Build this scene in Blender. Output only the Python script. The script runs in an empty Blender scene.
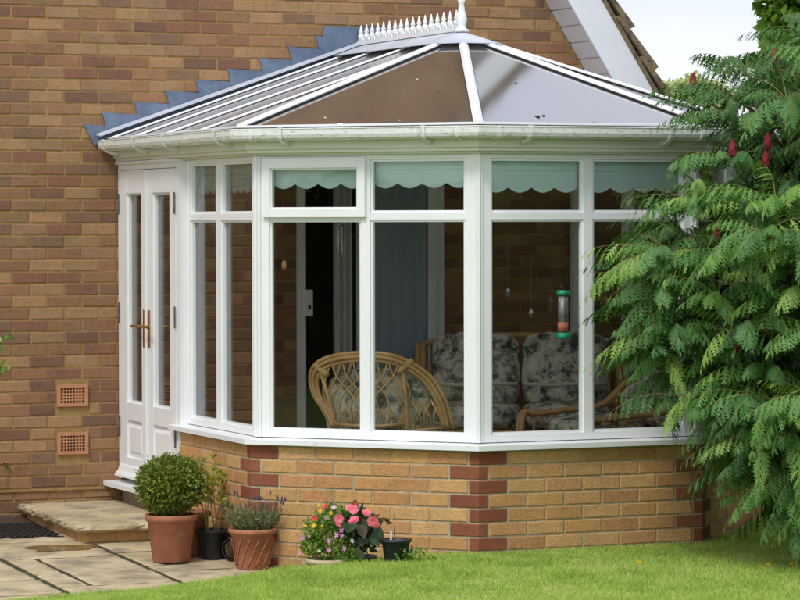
import bpy, bmesh, math, random
import numpy as np
from mathutils import Vector, Matrix
random.seed(7); rng = np.random.default_rng(7)
R_ = math.radians
scene = bpy.context.scene
COL = scene.collection

# ---------------------------------------------------------------- camera, sky, sun, exposure
CAM = np.array([-5.7827, -18.1835, 1.932]); F_PX = 3021.0; YAW, PIT, ROL = .4011, .02568, -.002
fw = np.array([math.sin(YAW)*math.cos(PIT), math.cos(YAW)*math.cos(PIT), -math.sin(PIT)])
rt = np.array([math.cos(YAW), -math.sin(YAW), 0.]); up = np.cross(rt, fw)
r2 = rt*math.cos(ROL)+up*math.sin(ROL); u2 = -rt*math.sin(ROL)+up*math.cos(ROL)
cam = bpy.data.cameras.new('camera'); camo = bpy.data.objects.new('camera', cam); COL.objects.link(camo)
cam.sensor_width = 36; cam.lens = F_PX*36/800; cam.clip_start = .5; cam.clip_end = 2000
m = Matrix.Identity(4)
for i in range(3):
    m[i][0] = r2[i]; m[i][1] = u2[i]; m[i][2] = -fw[i]; m[i][3] = CAM[i]
camo.matrix_world = m; scene.camera = camo

SUN_EL, SUN_AZ = R_(52), R_(232)      # azimuth clockwise from +Y
world = bpy.data.worlds.new('World'); scene.world = world; world.use_nodes = True
nt = world.node_tree; nt.nodes.clear()
wo = nt.nodes.new('ShaderNodeOutputWorld')
sky = nt.nodes.new('ShaderNodeTexSky'); sky.sky_type = 'NISHITA'; sky.sun_disc = False
sky.sun_elevation = SUN_EL; sky.sun_rotation = SUN_AZ; sky.air_density = 1.0; sky.dust_density = 2.0
b1 = nt.nodes.new('ShaderNodeBackground'); b1.inputs[1].default_value = .12
b2 = nt.nodes.new('ShaderNodeBackground'); b2.inputs[1].default_value = 1.0
b2.inputs[0].default_value = (.93, .95, 1.0, 1)
tc = nt.nodes.new('ShaderNodeTexCoord'); mp = nt.nodes.new('ShaderNodeMapping'); mp.inputs['Scale'].default_value = (1, 1, 2.2)
mp.inputs['Location'].default_value = (.3, .1, .52)
no = nt.nodes.new('ShaderNodeTexNoise'); no.inputs['Scale'].default_value = 1.5; no.inputs['Detail'].default_value = 5; no.inputs['Roughness'].default_value = .5
rp = nt.nodes.new('ShaderNodeValToRGB'); rp.color_ramp.elements[0].position = .40; rp.color_ramp.elements[1].position = .64
rp.color_ramp.elements[0].color = (.55, .55, .55, 1)
mx = nt.nodes.new('ShaderNodeMixShader')
L_ = nt.links.new
L_(tc.outputs['Generated'], mp.inputs[0]); L_(mp.outputs[0], no.inputs[0]); L_(no.outputs[0], rp.inputs[0]); L_(rp.outputs[0], mx.inputs[0])
no2 = nt.nodes.new('ShaderNodeTexNoise'); no2.inputs['Scale'].default_value = 4.0; no2.inputs['Detail'].default_value = 3; no2.inputs['Roughness'].default_value = .45
mp2 = nt.nodes.new('ShaderNodeMapping'); mp2.inputs['Location'].default_value = (1.7, .4, .2); mp2.inputs['Scale'].default_value = (1, 1, 2.6)
rp2 = nt.nodes.new('ShaderNodeValToRGB'); rp2.color_ramp.elements[0].position = .36; rp2.color_ramp.elements[1].position = .62
rp2.color_ramp.elements[0].color = (.76, .80, .94, 1); rp2.color_ramp.elements[1].color = (1.12, 1.12, 1.12, 1)
L_(tc.outputs['Generated'], mp2.inputs[0]); L_(mp2.outputs[0], no2.inputs[0]); L_(no2.outputs[0], rp2.inputs[0]); L_(rp2.outputs[0], b2.inputs[0])
L_(sky.outputs[0], b1.inputs[0]); L_(b1.outputs[0], mx.inputs[1]); L_(b2.outputs[0], mx.inputs[2]); L_(mx.outputs[0], wo.inputs[0])
sl = bpy.data.lights.new('sun', 'SUN'); sl.energy = 1.5; sl.angle = R_(14); sl.color = (1, .965, .91)
so = bpy.data.objects.new('sun', sl); COL.objects.link(so)
sd = Vector((math.sin(SUN_AZ)*math.cos(SUN_EL), math.cos(SUN_AZ)*math.cos(SUN_EL), math.sin(SUN_EL)))
so.rotation_euler = sd.to_track_quat('Z', 'Y').to_euler(); so.location = (-10, -10, 15)
scene.view_settings.view_transform = 'Standard'; scene.view_settings.look = 'None'
scene.view_settings.gamma = 1; scene.view_settings.use_curve_mapping = False
scene.view_settings.exposure = .28

def at(px, py, depth):
    """point seen at pixel (px,py) of the 800x600 photograph, at a distance taken from what stands there"""
    return CAM + depth*(fw + r2*(px-400)/F_PX - u2*(py-300)/F_PX)

# ---------------------------------------------------------------- materials
MATS = {}
def lin(c):
    return tuple(((x/255)/12.92 if x/255 <= .04045 else ((x/255+.055)/1.055)**2.4) for x in c)
def mat(name, cols, scale=8., rough=.6, bump=0., bscale=60., rand=None, island=False, spec=.5, speck=None, dirt=None,
        metal=0., trans=0., detail=4., brough=.6, coat=0., ramp=(.3, .7), vscale=None):
    if name in MATS: return MATS[name]
    m = bpy.data.materials.new(name); m.use_nodes = True; t = m.node_tree; N = t.nodes; lk = t.links.new
    bs = N['Principled BSDF']; out = N['Material Output']
    tcn = N.new('ShaderNodeTexCoord'); geo = N.new('ShaderNodeNewGeometry')
    pos = geo.outputs['Position']
    def noise(sc, det=detail, ro=brough, vec=None):
        n = N.new('ShaderNodeTexNoise'); n.inputs['Scale'].default_value = sc; n.inputs['Detail'].default_value = det; n.inputs['Roughness'].default_value = ro
        if vscale:
            mpp = N.new('ShaderNodeMapping'); mpp.inputs['Scale'].default_value = vscale; lk(pos, mpp.inputs[0]); lk(mpp.outputs[0], n.inputs[0])
        else: lk(vec or pos, n.inputs[0])
        return n.outputs[0]
    def rampn(fac, stops, const=False):
        r = N.new('ShaderNodeValToRGB'); cr = r.color_ramp
        if const: cr.interpolation = 'CONSTANT'
        while len(cr.elements) < len(stops): cr.elements.new(.5)
        for e, (p, c) in zip(cr.elements, stops): e.position = p; e.color = (*c, 1) if len(c) == 3 else c
        lk(fac, r.inputs[0]); return r.outputs[0]
    def mixc(a, b, fac, mode='MIX'):
        x = N.new('ShaderNodeMix'); x.data_type = 'RGBA'; x.blend_type = mode
        for s, val in ((x.inputs[0], fac), (x.inputs[6], a), (x.inputs[7], b)):
            if hasattr(val, 'links') or isinstance(val, bpy.types.NodeSocket): lk(val, s)
            elif isinstance(val, (int, float)): s.default_value = val
            else: s.default_value = (*val, 1)
        return x.outputs[2]
    if len(cols) == 1: cols = [cols[0], cols[0]]
    c0, c1 = cols[0], cols[-1]
    if rand:
        if island: rs = geo.outputs['Random Per Island']
        else:
            oi = N.new('ShaderNodeObjectInfo'); rs = oi.outputs['Random']
        n_ = len(rand)
        base = rampn(rs, [(i/n_, c) for i, c in enumerate(rand)], True)
        col = mixc(base, mixc(base, (1.25, 1.2, 1.1), 1., 'MULTIPLY'), rampn(noise(scale), [(ramp[0], (0, 0, 0)), (ramp[1], (1, 1, 1))]))
        col = mixc(col, mixc(col, (.78, .76, .75), 1., 'MULTIPLY'), rampn(noise(scale*4.3), [(.45, (0, 0, 0)), (.75, (1, 1, 1))]))
    else:
        col = rampn(noise(scale), [(ramp[0], c0), (ramp[1], c1)] if len(cols) == 2 else [(ramp[0]+(ramp[1]-ramp[0])*i/(len(cols)-1), c) for i, c in enumerate(cols)])
    if speck:     # small specks: (colour, scale, threshold)
        v = N.new('ShaderNodeTexVoronoi'); v.inputs['Scale'].default_value = speck[1]; lk(pos, v.inputs[0])
        col = mixc(col, speck[0], rampn(v.outputs['Distance'], [(speck[2], (1, 1, 1)), (speck[2]+.05, (0, 0, 0))]))
    if dirt:      # streaky stain with a shape of its own: (colour, scale vector, lo, hi)
        mpp = N.new('ShaderNodeMapping'); mpp.inputs['Scale'].default_value = dirt[1]; lk(pos, mpp.inputs[0])
        n = N.new('ShaderNodeTexNoise'); n.inputs['Scale'].default_value = 1; n.inputs['Detail'].default_value = 6; n.inputs['Roughness'].default_value = .65; lk(mpp.outputs[0], n.inputs[0])
        col = mixc(col, dirt[0], rampn(n.outputs[0], [(dirt[2], (0, 0, 0)), (dirt[3], (.85, .85, .85))]))
    lk(col, bs.inputs['Base Color'])
    bs.inputs['Roughness'].default_value = rough; bs.inputs['Specular IOR Level'].default_value = spec; bs.inputs['Metallic'].default_value = metal
    bs.inputs['Coat Weight'].default_value = coat
    if bump:
        b = N.new('ShaderNodeBump'); b.inputs['Strength'].default_value = bump; b.inputs['Distance'].default_value = .01
        lk(noise(bscale, 6, .65), b.inputs['Height']); lk(b.outputs[0], bs.inputs['Normal'])
    if trans:
        tr = N.new('ShaderNodeBsdfTranslucent'); lk(mixc(col, (1.3, 1.35, .7), 1., 'MULTIPLY'), tr.inputs[0])
        ms = N.new('ShaderNodeMixShader'); ms.inputs[0].default_value = trans; lk(bs.outputs[0], ms.inputs[1]); lk(tr.outputs[0], ms.inputs[2]); lk(ms.outputs[0], out.inputs[0])
    MATS[name] = m; return m

HB = [lin(c) for c in ((142, 107, 83), (150, 115, 86), (126, 94, 77), (158, 127, 96), (139, 104, 81), (129, 103, 84), (162, 129, 96), (134, 97, 78), (148, 119, 93), (119, 91, 77), (146, 109, 85), (140, 111, 83))]
YB = [lin(c) for c in ((200, 156, 106), (205, 163, 113), (194, 149, 101), (202, 158, 104), (190, 143, 98), (208, 168, 119), (198, 151, 107), (192, 154, 105))]
m_hb = mat('house_brick', [HB[0]], 9, .85, .5, 130, rand=HB, spec=.25, speck=(lin((200, 185, 160)), 95, .05))
m_hbs = mat('house_brick_joined', [HB[0]], 9, .85, .5, 130, rand=HB, island=True, spec=.25, speck=(lin((200, 185, 160)), 95, .05))
m_hm = mat('buff_mortar', [lin((146, 118, 74)), lin((172, 142, 94))], 14, .95, .5, 150, spec=.2)
m_yb = mat('buff_brick', [YB[0]], 11, .85, .9, 120, rand=YB, spec=.25, speck=(lin((158, 110, 72)), 120, .10))
m_qb = mat('red_quoin_brick', [lin((132, 74, 60))], 10, .8, .15, 150, rand=[lin(c) for c in ((134, 82, 62), (128, 76, 58), (140, 87, 67))], spec=.25)
m_ym = mat('grey_mortar', [lin((160, 146, 118)), lin((196, 184, 156))], 18, .95, .4, 150, spec=.2)
m_wh = mat('white_upvc', [lin((232, 235, 238)), lin((240, 242, 243))], 2.5, .32, 0, spec=.5)
m_whd = mat('white_upvc_sill', [lin((230, 233, 235)), lin((238, 240, 240))], 2.5, .35, 0, dirt=(lin((170, 165, 148)), (9, 9, 22), .62, .8))
m_gut = mat('gutter_upvc', [lin((222, 226, 222)), lin((232, 234, 232))], 3, .4, 0, dirt=(lin((122, 130, 104)), (30, 30, 60), .53, .74))
m_fas = mat('fascia_upvc', [lin((218, 220, 206)), lin((226, 227, 218))], 3, .4, 0)
m_lead = mat('lead_flashing', [lin((78, 94, 118)), lin((112, 128, 152))], 7, .55, .35, 25, spec=.5)
m_leadl = mat('lead_cap', [lin((182, 190, 204)), lin((212, 218, 228))], 7, .5, .35, 30, spec=.5)
m_black = mat('black_rubber', [(.012, .012, .013), (.03, .03, .03)], 30, .6, .2, 90)
m_gask_shade = mat('gasket_and_hole_shade', [(.03, .03, .035)], 5, .6)
m_brass = mat('brass', [lin((200, 160, 90)), lin((180, 138, 70))], 20, .3, 0, metal=.9)
m_steel = mat('hinge_steel', [lin((120, 122, 125)), lin((80, 82, 85))], 30, .4, 0, metal=.6)
m_terra = mat('terracotta', [lin((158, 98, 72)), lin((178, 116, 86))], 9, .8, .25, 90, dirt=(lin((205, 160, 130)), (10, 10, 16), .58, .8))
m_terrab = mat('terracotta_air_brick', [lin((196, 142, 104)), lin((182, 126, 90))], 20, .8, .2, 110)
m_plas = mat('black_plastic', [(.013, .014, .017), (.022, .024, .028)], 9, .42, 0)
m_soil = mat('potting_soil', [(.03, .02, .012), (.1, .065, .04)], 50, .95, .9, 60)
m_slab = mat('riven_sandstone', [lin((146, 134, 112)), lin((188, 172, 138)), lin((206, 192, 160))], 3.2, .8, .5, 22, spec=.35,
             dirt=(lin((122, 116, 106)), (4, 4, 4), .48, .7), ramp=(.28, .68))
m_joint = mat('mossy_joint', [(.03, .035, .014), (.075, .07, .035)], 14, .95, .8, 60)
m_puddle = mat('wet_stain', [lin((128, 104, 62)), lin((140, 116, 72))], 6, .08, 0, spec=.6)
m_tile = mat('lichen_tile', [lin((82, 72, 60)), lin((128, 112, 88)), lin((140, 126, 96))], 24, .95, .9, 60)
m_barge = mat('white_bargeboard', [lin((226, 230, 238)), lin((234, 238, 244))], 2, .4, 0)
m_soff = mat('soffit_board', [lin((206, 206, 210)), lin((214, 214, 218))], 3, .5, 0)
m_lawn = mat('lawn_soil', [lin((98, 120, 54)), lin((128, 148, 70))], 5, .95, .6, 50)
m_grass = mat('grass_blades', [lin((136, 168, 70)), lin((176, 200, 100)), lin((202, 212, 132))], 3.0, .6, 0, trans=.35, spec=.3, ramp=(.25, .75))
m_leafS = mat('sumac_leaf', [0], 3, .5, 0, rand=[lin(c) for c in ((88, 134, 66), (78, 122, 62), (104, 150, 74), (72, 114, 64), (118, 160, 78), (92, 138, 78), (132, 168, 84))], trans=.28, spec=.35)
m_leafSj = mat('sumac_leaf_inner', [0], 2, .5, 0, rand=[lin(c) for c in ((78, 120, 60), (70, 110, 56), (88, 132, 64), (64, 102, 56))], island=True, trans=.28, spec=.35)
m_rach = mat('sumac_stalk', [lin((170, 130, 84)), lin((150, 150, 80))], 12, .6)
m_bark = mat('bark', [lin((92, 74, 58)), lin((128, 108, 88))], 20, .95, .8, 40)
m_cone = mat('sumac_fruit', [lin((112, 28, 40)), lin((150, 46, 54))], 40, .8, .8, 90)
m_box = mat('box_leaf', [0], 6, .42, 0, rand=[lin(c) for c in ((112, 130, 46), (130, 146, 56), (98, 116, 44), (154, 164, 72), (86, 106, 42))], island=True, trans=.25)
m_lav = mat('lavender_leaf', [0], 6, .7, 0, rand=[lin(c) for c in ((108, 122, 92), (124, 134, 104), (92, 108, 80), (130, 138, 100))], island=True, trans=.15)
m_lavf = mat('lavender_flower', [lin((86, 72, 96)), lin((66, 54, 74))], 20, .8)
m_ygl = mat('yellow_green_leaf', [0], 6, .5, 0, rand=[lin(c) for c in ((168, 176, 64), (142, 160, 60), (186, 190, 84), (120, 140, 56))], island=True, trans=.4)
m_mid = mat('annual_leaf', [0], 6, .5, 0, rand=[lin(c) for c in ((98, 142, 50), (118, 160, 64), (84, 126, 46), (136, 172, 80))], island=True, trans=.35)
m_beg = mat('begonia_leaf', [lin((38, 58, 30)), lin((58, 80, 40)), lin((78, 54, 38))], 16, .35, 0, trans=.12)
m_pink = mat('pink_petal', [lin((232, 96, 124)), lin((248, 156, 172))], 30, .5, 0, trans=.3)
m_lil = mat('lilac_petal', [lin((214, 130, 196)), lin((234, 170, 214))], 30, .5, 0, trans=.3)
m_yel = mat('yellow_petal', [lin((244, 206, 40)), lin((238, 190, 30))], 30, .5, 0, trans=.3)
m_red = mat('red_petal', [lin((216, 60, 66)), lin((226, 84, 88))], 30, .5, 0, trans=.3)
m_whp = mat('white_petal', [lin((240, 226, 232)), lin((236, 210, 222))], 30, .5, 0, trans=.3)
m_stem = mat('green_stem', [lin((128, 138, 72)), lin((150, 132, 84))], 14, .6)
m_dry = mat('dry_root', [lin((124, 104, 80)), lin((88, 70, 52))], 24, .9, .4, 60)
m_cane = mat('cane', [lin((184, 138, 84)), lin((212, 170, 116))], 12, .35, 0, coat=.3)
m_wrap = mat('cane_binding', [lin((206, 178, 116)), lin((190, 160, 98))], 60, .5, .3, 200)
m_blind = mat('mint_blind', [lin((214, 242, 239)), lin((224, 247, 244))], 6, .8, 0, trans=.12)
m_voile = mat('grey_curtain', [lin((206, 220, 236)), lin((216, 228, 240))], 3, .8, 0)
m_white_c = mat('white_curtain', [lin((214, 218, 220)), lin((226, 228, 230))], 3, .8, 0, trans=.3)
m_room = mat('room_paint', [lin((190, 184, 172)), lin((200, 194, 182))], 2, .8)
m_floor = mat('floor_tile', [lin((150, 120, 92)), lin((170, 140, 110))], 3, .4)
m_cush = mat('floral_cushion', [lin((60, 66, 72)), lin((132, 134, 124)), lin((206, 202, 184)), lin((222, 218, 200))], 11, .9, .2, 60, ramp=(.40, .6), brough=.75, detail=8)
m_cushp = mat('plain_cushion', [lin((205, 202, 186)), lin((222, 218, 202))], 9, .9, .2, 60)
m_green = mat('green_plastic', [lin((0, 132, 92)), lin((10, 150, 108))], 9, .35)
m_nut = mat('bird_nuts', [lin((190, 110, 86)), lin((140, 76, 56)), lin((214, 150, 120))], 90, .7, .8, 90)
m_wire = mat('grey_wire', [lin((118, 122, 118)), lin((92, 96, 92))], 30, .4, metal=.5)
m_vine = mat('vine_leaf', [0], 3, .4, 0, rand=[lin(c) for c in ((92, 132, 44), (110, 152, 54), (78, 116, 40), (130, 166, 66))], island=True, trans=.35)
m_hedge = mat('hedge_leaf', [0], 3, .6, 0, rand=[lin(c) for c in ((58, 78, 38), (72, 92, 44), (48, 66, 34), (86, 104, 52))], island=True, trans=.2)
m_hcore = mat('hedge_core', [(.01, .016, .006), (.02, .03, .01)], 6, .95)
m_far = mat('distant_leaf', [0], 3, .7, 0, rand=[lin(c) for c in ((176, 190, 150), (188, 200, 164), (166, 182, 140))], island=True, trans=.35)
m_frondp = mat('palm_leaf', [lin((64, 92, 44)), lin((92, 122, 60))], 4, .4, 0, trans=.2)
m_pewter = mat('pewter', [lin((170, 172, 170)), lin((120, 122, 122))], 30, .3, metal=.8)

def glass_mat(name, tint, boost=1.0, rough=0.0):
    m = bpy.data.materials.new(name); m.use_nodes = True; t = m.node_tree; t.nodes.clear(); N = t.nodes; lk = t.links.new
    o = N.new('ShaderNodeOutputMaterial'); tr = N.new('ShaderNodeBsdfTransparent'); tr.inputs[0].default_value = (*tint, 1)
    gl = N.new('ShaderNodeBsdfGlossy'); gl.inputs['Roughness'].default_value = rough; fr = N.new('ShaderNodeFresnel'); fr.inputs[0].default_value = 1.5
    mu = N.new('ShaderNodeMath'); mu.operation = 'MULTIPLY'; mu.inputs[1].default_value = boost; mu.use_clamp = True
    # gentle waviness of real glazing
    geo = N.new('ShaderNodeNewGeometry'); n = N.new('ShaderNodeTexNoise'); n.inputs['Scale'].default_value = 2.2; n.inputs['Detail'].default_value = 1
    lk(geo.outputs['Position'], n.inputs[0]); bp = N.new('ShaderNodeBump'); bp.inputs['Strength'].default_value = .05; bp.inputs['Distance'].default_value = .02; lk(n.outputs[0], bp.inputs['Height']); lk(bp.outputs[0], gl.inputs['Normal'])
    ms = N.new('ShaderNodeMixShader'); lk(fr.outputs[0], mu.inputs[0]); lk(mu.outputs[0], ms.inputs[0]); lk(tr.outputs[0], ms.inputs[1]); lk(gl.outputs[0], ms.inputs[2]); lk(ms.outputs[0], o.inputs[0])
    return m
m_glass = glass_mat('window_glass', (.98, .99, .985), .75)
m_glassd = glass_mat('patio_door_glass', (.96, .975, .98), .8)

def poly_mat():
    m = bpy.data.materials.new('bronze_polycarbonate'); m.use_nodes = True; t = m.node_tree; N = t.nodes; lk = t.links.new
    bs = N['Principled BSDF']; out = N['Material Output']
    bs.inputs['Base Color'].default_value = (*lin((112, 100, 92)), 1); bs.inputs['Roughness'].default_value = .09; bs.inputs['IOR'].default_value = 3.2
    uv = N.new('ShaderNodeUVMap'); w = N.new('ShaderNodeTexWave'); w.inputs['Scale'].default_value = 32.; w.bands_direction = 'X'; lk(uv.outputs[0], w.inputs[0])
    b = N.new('ShaderNodeBump'); b.inputs['Strength'].default_value = .05; b.inputs['Distance'].default_value = .002; lk(w.outputs[0], b.inputs['Height']); lk(b.outputs[0], bs.inputs['Normal'])
    r = N.new('ShaderNodeValToRGB'); r.color_ramp.elements[0].color = (*lin((74, 70, 68)), 1); r.color_ramp.elements[1].color = (*lin((122, 115, 110)), 1); lk(w.outputs[0], r.inputs[0]); lk(r.outputs[0], bs.inputs['Base Color'])
    tr = N.new('ShaderNodeBsdfTranslucent'); tr.inputs[0].default_value = (.82, .79, .74, 1)
    ms = N.new('ShaderNodeMixShader'); ms.inputs[0].default_value = .68; lk(bs.outputs[0], ms.inputs[1]); lk(tr.outputs[0], ms.inputs[2])
    gl = N.new('ShaderNodeBsdfGlossy'); gl.inputs['Roughness'].default_value = .07; gl.inputs[0].default_value = (.93, .93, .94, 1); lk(b.outputs[0], gl.inputs['Normal'])
    fr = N.new('ShaderNodeFresnel'); fr.inputs[0].default_value = 2.6; mu = N.new('ShaderNodeMath'); mu.operation = 'MULTIPLY'; mu.inputs[1].default_value = 1.9; mu.use_clamp = True; lk(fr.outputs[0], mu.inputs[0])
    mn = N.new('ShaderNodeMath'); mn.operation = 'MINIMUM'; mn.inputs[1].default_value = .62; lk(mu.outputs[0], mn.inputs[0])
    m2 = N.new('ShaderNodeMixShader'); lk(mn.outputs[0], m2.inputs[0]); lk(ms.outputs[0], m2.inputs[1]); lk(gl.outputs[0], m2.inputs[2]); lk(m2.outputs[0], out.inputs[0])
    return m
m_poly = poly_mat()

# ---------------------------------------------------------------- mesh helpers
def smooth_path(P, k=4):
    P = [np.array(p, float) for p in P]; Q = [2*P[0]-P[1]]+P+[2*P[-1]-P[-2]]; out = []
    for i in range(1, len(Q)-2):
        for j in range(k):
            t = j/k; a, b, c, d = Q[i-1], Q[i], Q[i+1], Q[i+2]
            out.append(.5*(2*b+(c-a)*t+(2*a-5*b+4*c-d)*t*t+(3*b-a-3*c+d)*t**3))
    return out+[P[-1]]
class MB:
    def __init__(s): s.v = []; s.f = []
    def add(s, vs, fs):
        n = len(s.v); s.v += [tuple(map(float, p)) for p in vs]; s.f += [tuple(i+n for i in f) for f in fs]; return s
    def box(s, x0, x1, y0, y1, z0, z1):
        return s.hexa([(x0, y0, z0), (x1, y0, z0), (x1, y1, z0), (x0, y1, z0)], [(x0, y0, z1), (x1, y0, z1), (x1, y1, z1), (x0, y1, z1)])
    def hexa(s, b, t):
        return s.add(list(b)+list(t), [(3, 2, 1, 0), (4, 5, 6, 7), (0, 1, 5, 4), (1, 2, 6, 5), (2, 3, 7, 6), (3, 0, 4, 7)])
    def prism(s, bot, top):
        n = len(bot); return s.add(list(bot)+list(top), [tuple(range(n-1, -1, -1)), tuple(range(n, 2*n))]+[(i, (i+1) % n, n+(i+1) % n, n+i) for i in range(n)])
    def tube(s, pts, r, k=6, closed=False):
        P = [np.array(p, float) for p in pts]; n = len(P); rs = r if hasattr(r, '__len__') else [r]*n
        base = len(s.v); prev = None
        for i in range(n):
            a = P[i-1] if (i or closed) else P[i]; b = P[(i+1) % n] if (i < n-1 or closed) else P[i]
            t = b-a; t = t/(np.linalg.norm(t)+1e-12)
            if prev is None:
                h = np.array([0, 0, 1.]) if abs(t[2]) < .9 else np.array([1., 0, 0]); x = np.cross(t, h)
            else: x = prev-t*(prev@t)
            x /= np.linalg.norm(x)+1e-12; prev = x; y = np.cross(t, x)
            for j in range(k):
                an = 2*math.pi*j/k; s.v.append(tuple(P[i]+rs[i]*(x*math.cos(an)+y*math.sin(an))))
        for i in range(n if closed else n-1):
            i2 = (i+1) % n
            for j in range(k):
                j2 = (j+1) % k; s.f.append((base+i*k+j, base+i*k+j2, base+i2*k+j2, base+i2*k+j))
        if not closed:
            s.f.append(tuple(base+j for j in range(k-1, -1, -1))); s.f.append(tuple(base+(n-1)*k+j for j in range(k)))
        return s
    def lathe(s, prof, c=(0, 0, 0), k=32, wob=None):
        base = len(s.v); n = len(prof)
        for i, (r, z) in enumerate(prof):
            for j in range(k):
                an = 2*math.pi*j/k; rr = r+(wob(an, z, r) if wob else 0)
                s.v.append((c[0]+rr*math.cos(an), c[1]+rr*math.sin(an), c[2]+z))
        for i in range(n-1):
            for j in range(k):
                j2 = (j+1) % k; s.f.append((base+i*k+j, base+i*k+j2, base+(i+1)*k+j2, base+(i+1)*k+j))
        s.f.append(tuple(base+j for j in range(k-1, -1, -1))); s.f.append(tuple(base+(n-1)*k+j for j in range(k)))
        return s
    def mesh(s, name, mt, smooth=False):
        me = bpy.data.meshes.new(name); me.from_pydata(s.v, [], s.f); me.materials.append(mt)
        if smooth: me.shade_smooth()
        me.update(); return me
    def build(s, name, mt, parent=None, smooth=False, kind=None, label=None):
        return link(name, s.mesh(name, mt, smooth), parent, kind=kind, label=label)
def world_loc(o):
    x = Vector((0, 0, 0)); return Vector(o.get('_loc', (0, 0, 0)))
ROOT = {}
def link(name, me, parent=None, M=None, kind=None, label=None):
    o = bpy.data.objects.new(name, me); COL.objects.link(o)
    if parent is not None:
        o.parent = parent; o.matrix_parent_inverse = Matrix.Translation(-Vector(ROOT.get(parent.name, (0, 0, 0))))
    if M is not None: o.matrix_basis = M
    if kind: o['kind'] = kind
    if label: o['label'] = label
    return o
def thing(name, label, cat, loc=(0, 0, 0), group=None):
    o = bpy.data.objects.new(name, None); COL.objects.link(o); o.location = loc; o.empty_display_size = .1
    ROOT[o.name] = tuple(loc); o['label'] = label; o['category'] = cat
    if group: o['group'] = group
    return o
def tag(o, label, cat, group=None):
    o['label'] = label; o['category'] = cat
    if group: o['group'] = group
    return o
def np_mesh(name, V, Fq, mt, parent=None, smooth=False, kind=None):
    me = bpy.data.meshes.new(name); n = len(V); k = Fq.shape[1]
    me.vertices.add(n); me.vertices.foreach_set('co', np.ascontiguousarray(V, dtype=np.float32).ravel())
    me.loops.add(Fq.size); me.loops.foreach_set('vertex_index', np.ascontiguousarray(Fq, dtype=np.int32).ravel())
    me.polygons.add(len(Fq)); me.polygons.foreach_set('loop_start', np.arange(0, Fq.size, k, dtype=np.int32))
    try: me.polygons.foreach_set('loop_total', np.full(len(Fq), k, dtype=np.int32))
    except Exception: pass
    me.materials.append(mt); me.update(); me.validate()
    if smooth: me.shade_smooth()
    return link(name, me, parent, kind=kind)
def unit(a): return a/(np.linalg.norm(a, axis=-1, keepdims=True)+1e-9)
def leaves(C, D, L, W, fold=.25, rnd=rng):
    """(N) pointed leaves: base C, axis D, length L, width W -> verts, tri faces"""
    N = len(C); D = unit(D); L = np.broadcast_to(L, (N,))[:, None]; W = np.broadcast_to(W, (N,))[:, None]
    h = unit(rnd.normal(size=(N, 3))); S = unit(np.cross(D, h)); U = np.cross(S, D)
    mid = C+D*L*.5
    V = np.stack([C, mid+S*W*.5+U*W*fold, C+D*L-U*L*.08, mid-S*W*.5+U*W*fold, mid], 1).reshape(-1, 3)
    b = (np.arange(N)*5)[:, None]
    F = np.concatenate([b+np.array([0, 1, 4]), b+np.array([1, 2, 4]), b+np.array([2, 3, 4]), b+np.array([3, 0, 4])])
    return V, F
def sphere_dirs(n, rnd=rng): return unit(rnd.normal(size=(n, 3)))

# ---------------------------------------------------------------- conservatory plan
A_LEN = 1.367; ANG = .7625; QX = A_LEN*math.sin(ANG); QY = A_LEN*math.cos(ANG); S = 2.4133
Wd = 2*QX+A_LEN; XM = Wd/2
corners = [(0, 0), (0, -S), (QX, -S-QY), (QX+A_LEN, -S-QY), (Wd, -S), (Wd, 0)]
turn = [0, ANG, math.pi/2-ANG, math.pi/2-ANG, ANG, 0]
class Facet:
    def __init__(s, i):
        a = np.array(corners[i]); b = np.array(corners[i+1]); s.P = a; s.len = float(np.linalg.norm(b-a)); s.d = (b-a)/s.len
        s.n = np.array([s.d[1], -s.d[0]]); s.t0 = math.tan(turn[i]/2); s.t1 = math.tan(turn[i+1]/2)
    def p(s, u, o, z): q = s.P+s.d*u+s.n*o; return (q[0], q[1], z)
    def box(s, mb, u0, u1, o0, o1, z0, z1, m0=False, m1=False, zo=0):
        """box along the facet; m0/m1: mitred at the facet's ends; zo: top face drop at outer side"""
        a0 = lambda o: u0-(o*s.t0 if m0 else 0); a1 = lambda o: u1+(o*s.t1 if m1 else 0)
        b = [s.p(a0(o0), o0, z0), s.p(a1(o0), o0, z0), s.p(a1(o1), o1, z0), s.p(a0(o1), o1, z0)]
        t = [s.p(a0(o0), o0, z1), s.p(a1(o0), o0, z1), s.p(a1(o1), o1, z1-zo), s.p(a0(o1), o1, z1-zo)]
        mb.hexa(b[::-1], t[::-1]); return mb
    def frame_M(s, u, o, z):
        M = Matrix.Identity(4); q = s.p(u, o, z)
        M[0][0], M[1][0] = s.d; M[0][1], M[1][1] = -s.n; 
        M[0][3], M[1][3], M[2][3] = q
        return M
FC = [Facet(i) for i in range(5)]

# shared brick meshes: local x along the length, -y outward, z up, origin at low outer corner
def brick_geo(Lb, H, D=.07, ch=.004, j=.0012):
    r = lambda: random.uniform(-j, j)
    v = [(0, D, 0), (Lb, D, 0), (Lb, D, H), (0, D, H)]
    v += [(r(), ch, r()), (Lb+r(), ch, r()), (Lb+r(), ch, H+r()), (r(), ch, H+r())]
    v += [(ch+r(), r()*.8, ch+r()), (Lb/2, r()*.8, ch+r()), (Lb-ch+r(), r()*.8, ch+r()), (Lb-ch+r(), r()*.8, H-ch+r()), (Lb/2, r()*.8, H-ch+r()), (ch+r(), r()*.8, H-ch+r())]
    f = [(4, 5, 10, 9, 8), (5, 6, 11, 10), (6, 7, 13, 12, 11), (7, 4, 8, 13), (8, 9, 12, 13), (9, 10, 11, 12), (0, 1, 5, 4), (1, 2, 6, 5), (2, 3, 7, 6), (3, 0, 4, 7)]
    return v, f
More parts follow.
